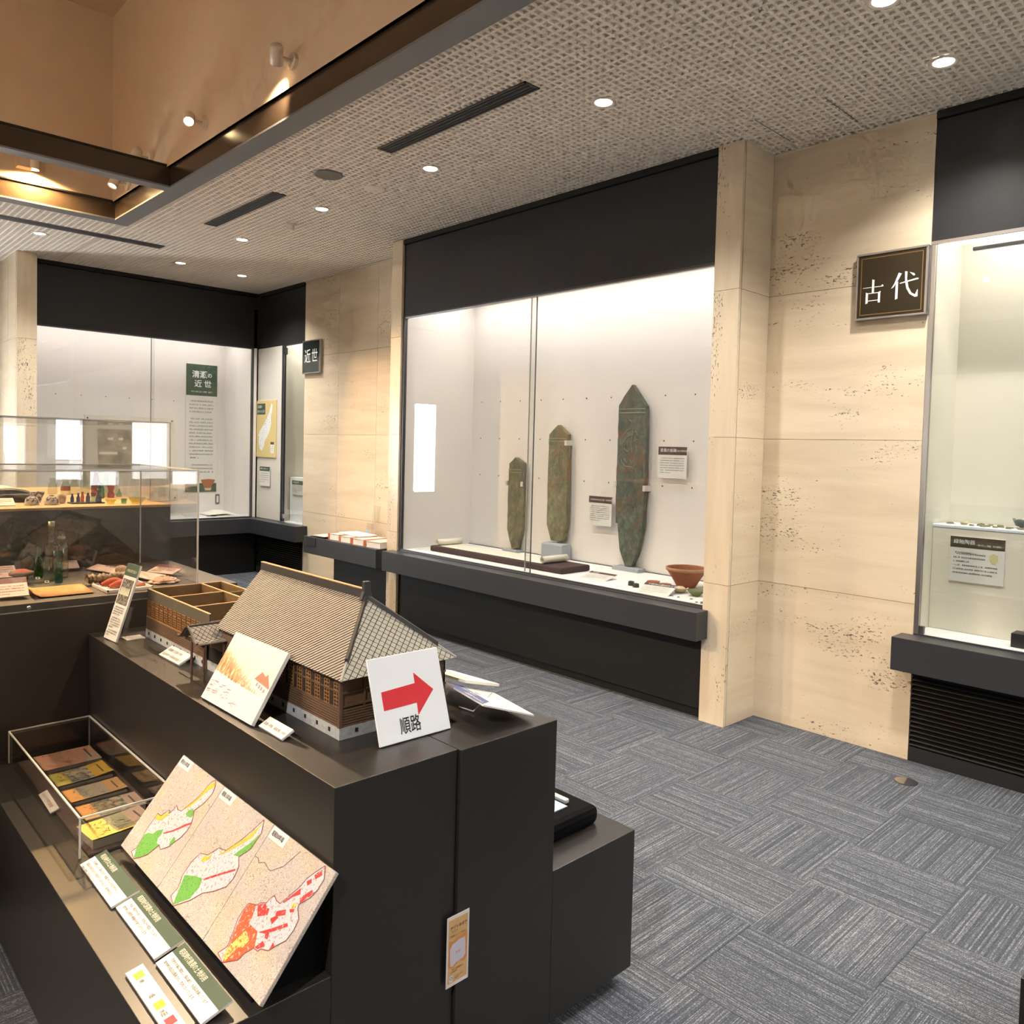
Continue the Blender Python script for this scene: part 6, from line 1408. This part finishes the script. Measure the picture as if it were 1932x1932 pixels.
pot('china_cup', 'dark blue patterned tea cup between the upturned bowls', 'cup', (-4.40, .970, ZU + .0006), [(0, .001), (.012, .001), (.014, .004), (.024, .03), (.032, .052), (.030, .052), (.020, .02), (0, .008)], 'blue_white_china')
# old open book on a dark cushion at the table end, card by it
plain('grey_pad', (0.05, 0.05, 0.055), .8); plain('straw', (0.48, 0.33, 0.17), .8)
o = B().box(-4.85, -4.42, .60, .99, ZU + .0005, ZU + .040).build('dark_pad', 'grey_pad', bevel=.012); tag(o, 'dark padded stand under the open ledger', 'pad')
r = root('open_ledger', 'open old ledger with cream pages on the dark pad', 'book', (-4.65, .8, ZU + .042))
for s in (0, 1):
    b = B(); K = 8
    for j in range(K + 1):
        for i in range(2):
            y = .795 + (.165 if s else -.165) * j / K; b.v.append((-4.80 + .32 * i, y, ZU + .044 + .020 * math.sin(math.pi * min(1, .15 + j / K * .85)) ))
    for j in range(K): b.f.append((2 * j, 2 * j + 1, 2 * j + 3, 2 * j + 2) if s == 0 else (2 * j, 2 * j + 2, 2 * j + 3, 2 * j + 1))
    o = b.build('page_block', 'scroll_paper', r); md = o.modifiers.new('t', 'SOLIDIFY'); md.thickness = .004
b = B()
for k in range(14): b.quad((-4.78, .64 + k * .0105, ZU + .0665), (-4.50, .64 + k * .0105, ZU + .0665), (-4.50, .6415 + k * .0105, ZU + .0665), (-4.78, .6415 + k * .0105, ZU + .0665))
stuff(b.build('ruled_lines', 'ink_soft', r))
r = board_root('table_caption', 'cream caption card at the end of the wooden table top', 'caption', (-4.205, .755, ZU + .004), (0, 1, 0), (-.9, 0, .42)); slab(r, .085, .07, .004, 'card_white', 'card'); marks(r, .008, .05, .07, 3, .014, .007, 'ink_soft', seed=91)
# ---- things on the lower step
plain('tan_wood', (0.30, 0.15, 0.07), .7, noise=.3, nscale=40); plain('leather', (0.16, 0.085, 0.045), .7, noise=.2, nscale=60); plain('pink_card', (0.62, 0.45, 0.40), .6); plain('maroon', (0.10, 0.030, 0.040), .6); plain('orange_paper', (0.62, 0.32, 0.09), .65); plain('red_cloth', (0.40, 0.06, 0.025), .7, noise=.3, nscale=60); plain('fur', (0.30, 0.23, 0.15), .95, noise=.4, nscale=90, bump=.8); plain('beads', (0.55, 0.34, 0.20), .5, noise=.35, nscale=140, bump=.8)
r = root('wooden_bowl', 'worn wooden bowl leaning under a flat dish of red fibres', 'bowl', (-3.728, .764, ZT))
B().lathe([(0, .001), (.020, .001), (.023, .004), (.027, .030), (.024, .030), (.018, .006), (0, .005)], (-3.728, .764, ZT), 24).build('bowl', 'tan_wood', r, smooth=True)
B().lathe([(0, .030), (.030, .031), (.044, .036), (.046, .046), (.038, .050), (.0, .050)], (-3.728, .764, ZT), 24).build('dish', 'leather', r, smooth=True)
B().lathe([(0, .050), (.018, .058), (.030, .051)], (-3.728, .764, ZT), 12).build('red_fibre', 'red_cloth', r)
def card(label, o, u, v, w, h, head, hm, seed, rows=4, name='table_caption'):
    r = board_root(name, label, 'caption', o, u, v, 'captions on the table step'); slab(r, w, h, .004, 'pink_card', 'card')
    if head: B().box(0, w, h - head, h, 0, .0004).build('header_band', hm, r)
    marks(r, w * .08, h - head - h * .17, w * .84, rows, (h - head) * .8 / rows, w * .06, 'maroon', seed=seed, z=.0006)
    return r
card('maroon headed pink caption nearest the table edge', (-3.375, .600, ZT + .012), (.04, .110, 0), (-.16, -.02, .045), .115, .150, .045, 'maroon', 95)
card('pink caption card behind the wooden bowl', (-3.86, .67, ZT + .010), (.0, .10, 0), (-.10, 0, .05), .11, .085, 0, 'maroon', 96)
r = root('orange_booklet', 'orange folded booklet lying by the table edge', 'booklet', (-3.43, .83, ZT))
b = B(); K = 10
for j in range(2):
    for i in range(K + 1):
        t = i / K; y = .728 + .20 * t; z = ZT + .004 + (.012 * math.exp(-((t - .0) / .07) ** 2)); x = (-3.335 - .215 * j); b.v.append((x, y + .012 * j, z))
for i in range(K): b.f.append((i, i + 1, K + 2 + i, K + 1 + i))
o = b.build('cover', 'orange_paper', r, smooth=True); md = o.modifiers.new('t', 'SOLIDIFY'); md.thickness = .003; md.offset = 1
rr_ = board_root('x', None, None, (-3.34, .76, ZT + .0085), (0, 1, 0), (-1, 0, 0)); rr_.name = 'cover_writing_frame'
t_ = marks(rr_, .0, .16, .15, 6, .022, .007, 'tan_wood', seed=99); t_.parent = r; t_.matrix_parent_inverse = Matrix(); t_.name = 'cover_print'
t_.matrix_local = Matrix.Translation(-Vector((-3.43, .83, ZT))) @ rr_.matrix_world.copy(); bpy.data.objects.remove(rr_)
for lab, x, y in (('tiny price tag by the small green bottle', -3.785, .828), ('tiny price tag between the teal and clear bottles', -3.672, .836)):
    r = board_root('number_tag', lab, 'tag', (x, y, ZT + .003), (.0, .015, 0), (-.012, .004, .008), 'tiny number tags'); slab(r, .016, .016, .004, 'card_white', 'tag_card', bevel=.001); patch(r, .004, .011, .004, .012, 'ink_soft', 'number')
# slippers with fur trim on a white tray
r = root('tray_frame', 'white rimmed tray under the red slippers', 'tray', (-3.42, 1.05, ZT))
B().box(-3.50, -3.30, .965, 1.135, ZT + .0005, ZT + .006).build('tray_base', 'pink_card', r)
for a in ((-3.50, -3.30, .965, .970), (-3.50, -3.30, 1.130, 1.135), (-3.305, -3.30, .965, 1.135)): B().box(*a, ZT + .006, ZT + .013).build('rim', 'card_white', r)
def slipper(label, x, y, ln):
    r = root('red_slipper', label, 'slipper', (x, y, ZT + .007), 'red slippers on the tray')
    b = B(); K, M = 14, 8
    for i in range(K + 1):
        t = i / K; w = .024 * math.sin(math.pi * (t * .86 + .10)) + .004; h = .010 + .020 * max(0, math.sin(math.pi * min(1, t * 1.5)))
        for j in range(M + 1):
            a = math.pi * j / M; b.v.append((x + w * math.cos(a), y + ln * t, ZT + .0075 + h * math.sin(a)))
    for i in range(K):
        for j in range(M): q = i * (M + 1) + j; b.f.append((q, q + 1, q + M + 2, q + M + 1))
    b.build('upper', 'red_cloth', r, smooth=True); B().box(x - .022, x + .022, y + .01, y + ln - .01, ZT + .0071, ZT + .0105).build('sole', 'tan_wood', r, bevel=.001)
slipper('red slipper on the tray, farther from the table edge', -3.45, .985, .14); slipper('red slipper on the tray, nearer the table edge', -3.385, .995, .14)
b = B(); K, M = 40, 7; rn = random.Random(17)
for i in range(K + 1):
    t = i / K; yy = .955 + .19 * t
    for j in range(M):
        a = 2 * math.pi * j / M; rad = .018 * (1 + .4 * rn.uniform(-1, 1)); b.v.append((-3.535 + rad * 1.6 * math.cos(a) + .01 * math.sin(5 * t), yy, ZT + .026 + rad * .95 * math.sin(a)))
for i in range(K):
    for j in range(M): q = i * M; b.f.append((q + j, q + (j + 1) % M, q + M + (j + 1) % M, q + M + j))
o = b.build('fur_collar', 'fur', smooth=True); tag(o, 'strip of brown fur lying behind the red slippers', 'fur collar')
b = B(); rn = random.Random(23); K, M = 36, 5
for j in range(M + 1):
    for i in range(K):
        a = 2 * math.pi * i / K; rad = .058 * j / M * (1 + (.16 * rn.uniform(-1, 1) if j >= M - 1 else 0)); z = ZT + .003 + .022 * (1 - (j / M) ** 2) + rn.uniform(0, .006)
        b.v.append((-3.43 + rad * math.cos(a), 1.225 + rad * math.sin(a), z))
for j in range(M):
    for i in range(K): c = (i + 1) % K; b.f.append((j * K + i, (j + 1) * K + i, (j + 1) * K + c, j * K + c))
o = b.build('beaded_rosette', 'beads', smooth=False); tag(o, 'round pale beaded rosette with ragged fringe', 'ornament')
for rad in (.018, .032, .046):
    q = B().tube([(-3.43 + rad * math.cos(a * math.pi / 12), 1.225 + rad * math.sin(a * math.pi / 12), ZT + .0285 - rad * .30) for a in range(25)], .0035, 6).build('bead_ring', 'pink_card', o)
o = B().lathe([(0, 0), (.018, .001), (.032, .004), (.030, .006), (0, .004)], (0, 0, 0), 24).build('upright_disc', 'beads', smooth=True); o.scale = (.62, 1.0, 1.0); o.location = (-3.66, 1.125, ZT + .0335); o.rotation_euler = (0, math.radians(70), math.radians(18)); tag(o, 'upright oval beaded disc behind the slippers', 'ornament')
card('long pink panel lying behind the fur strip', (-3.93, 1.06, ZT + .010), (.46, .115, .0), (-.03, .10, .03), .50, .055, 0, 'maroon', 97, 1)
card('maroon headed card at the cover corner behind the rosette', (-3.70, 1.245, ZT + .010), (.16, .030, 0), (-.05, .09, .035), .165, .075, .025, 'maroon', 98, 3)
card('small tan card standing beside the second clear bottle', (-3.96, .955, ZT + .012), (.01, .085, 0), (-.09, 0, .035), .085, .07, 0, 'maroon', 100, 2)
# further objects of the neighbouring exhibit seen dimly through the covers
o = B().lathe([(0, 0), (.05, 0), (.06, .02), (.10, .10), (.085, .17), (.06, .19), (.075, .23), (.065, .23), (.05, .19), (0, .18)], (-6.6, 2.75, .9), 28).build('dim_pot', 'terracotta', smooth=True) if False else None
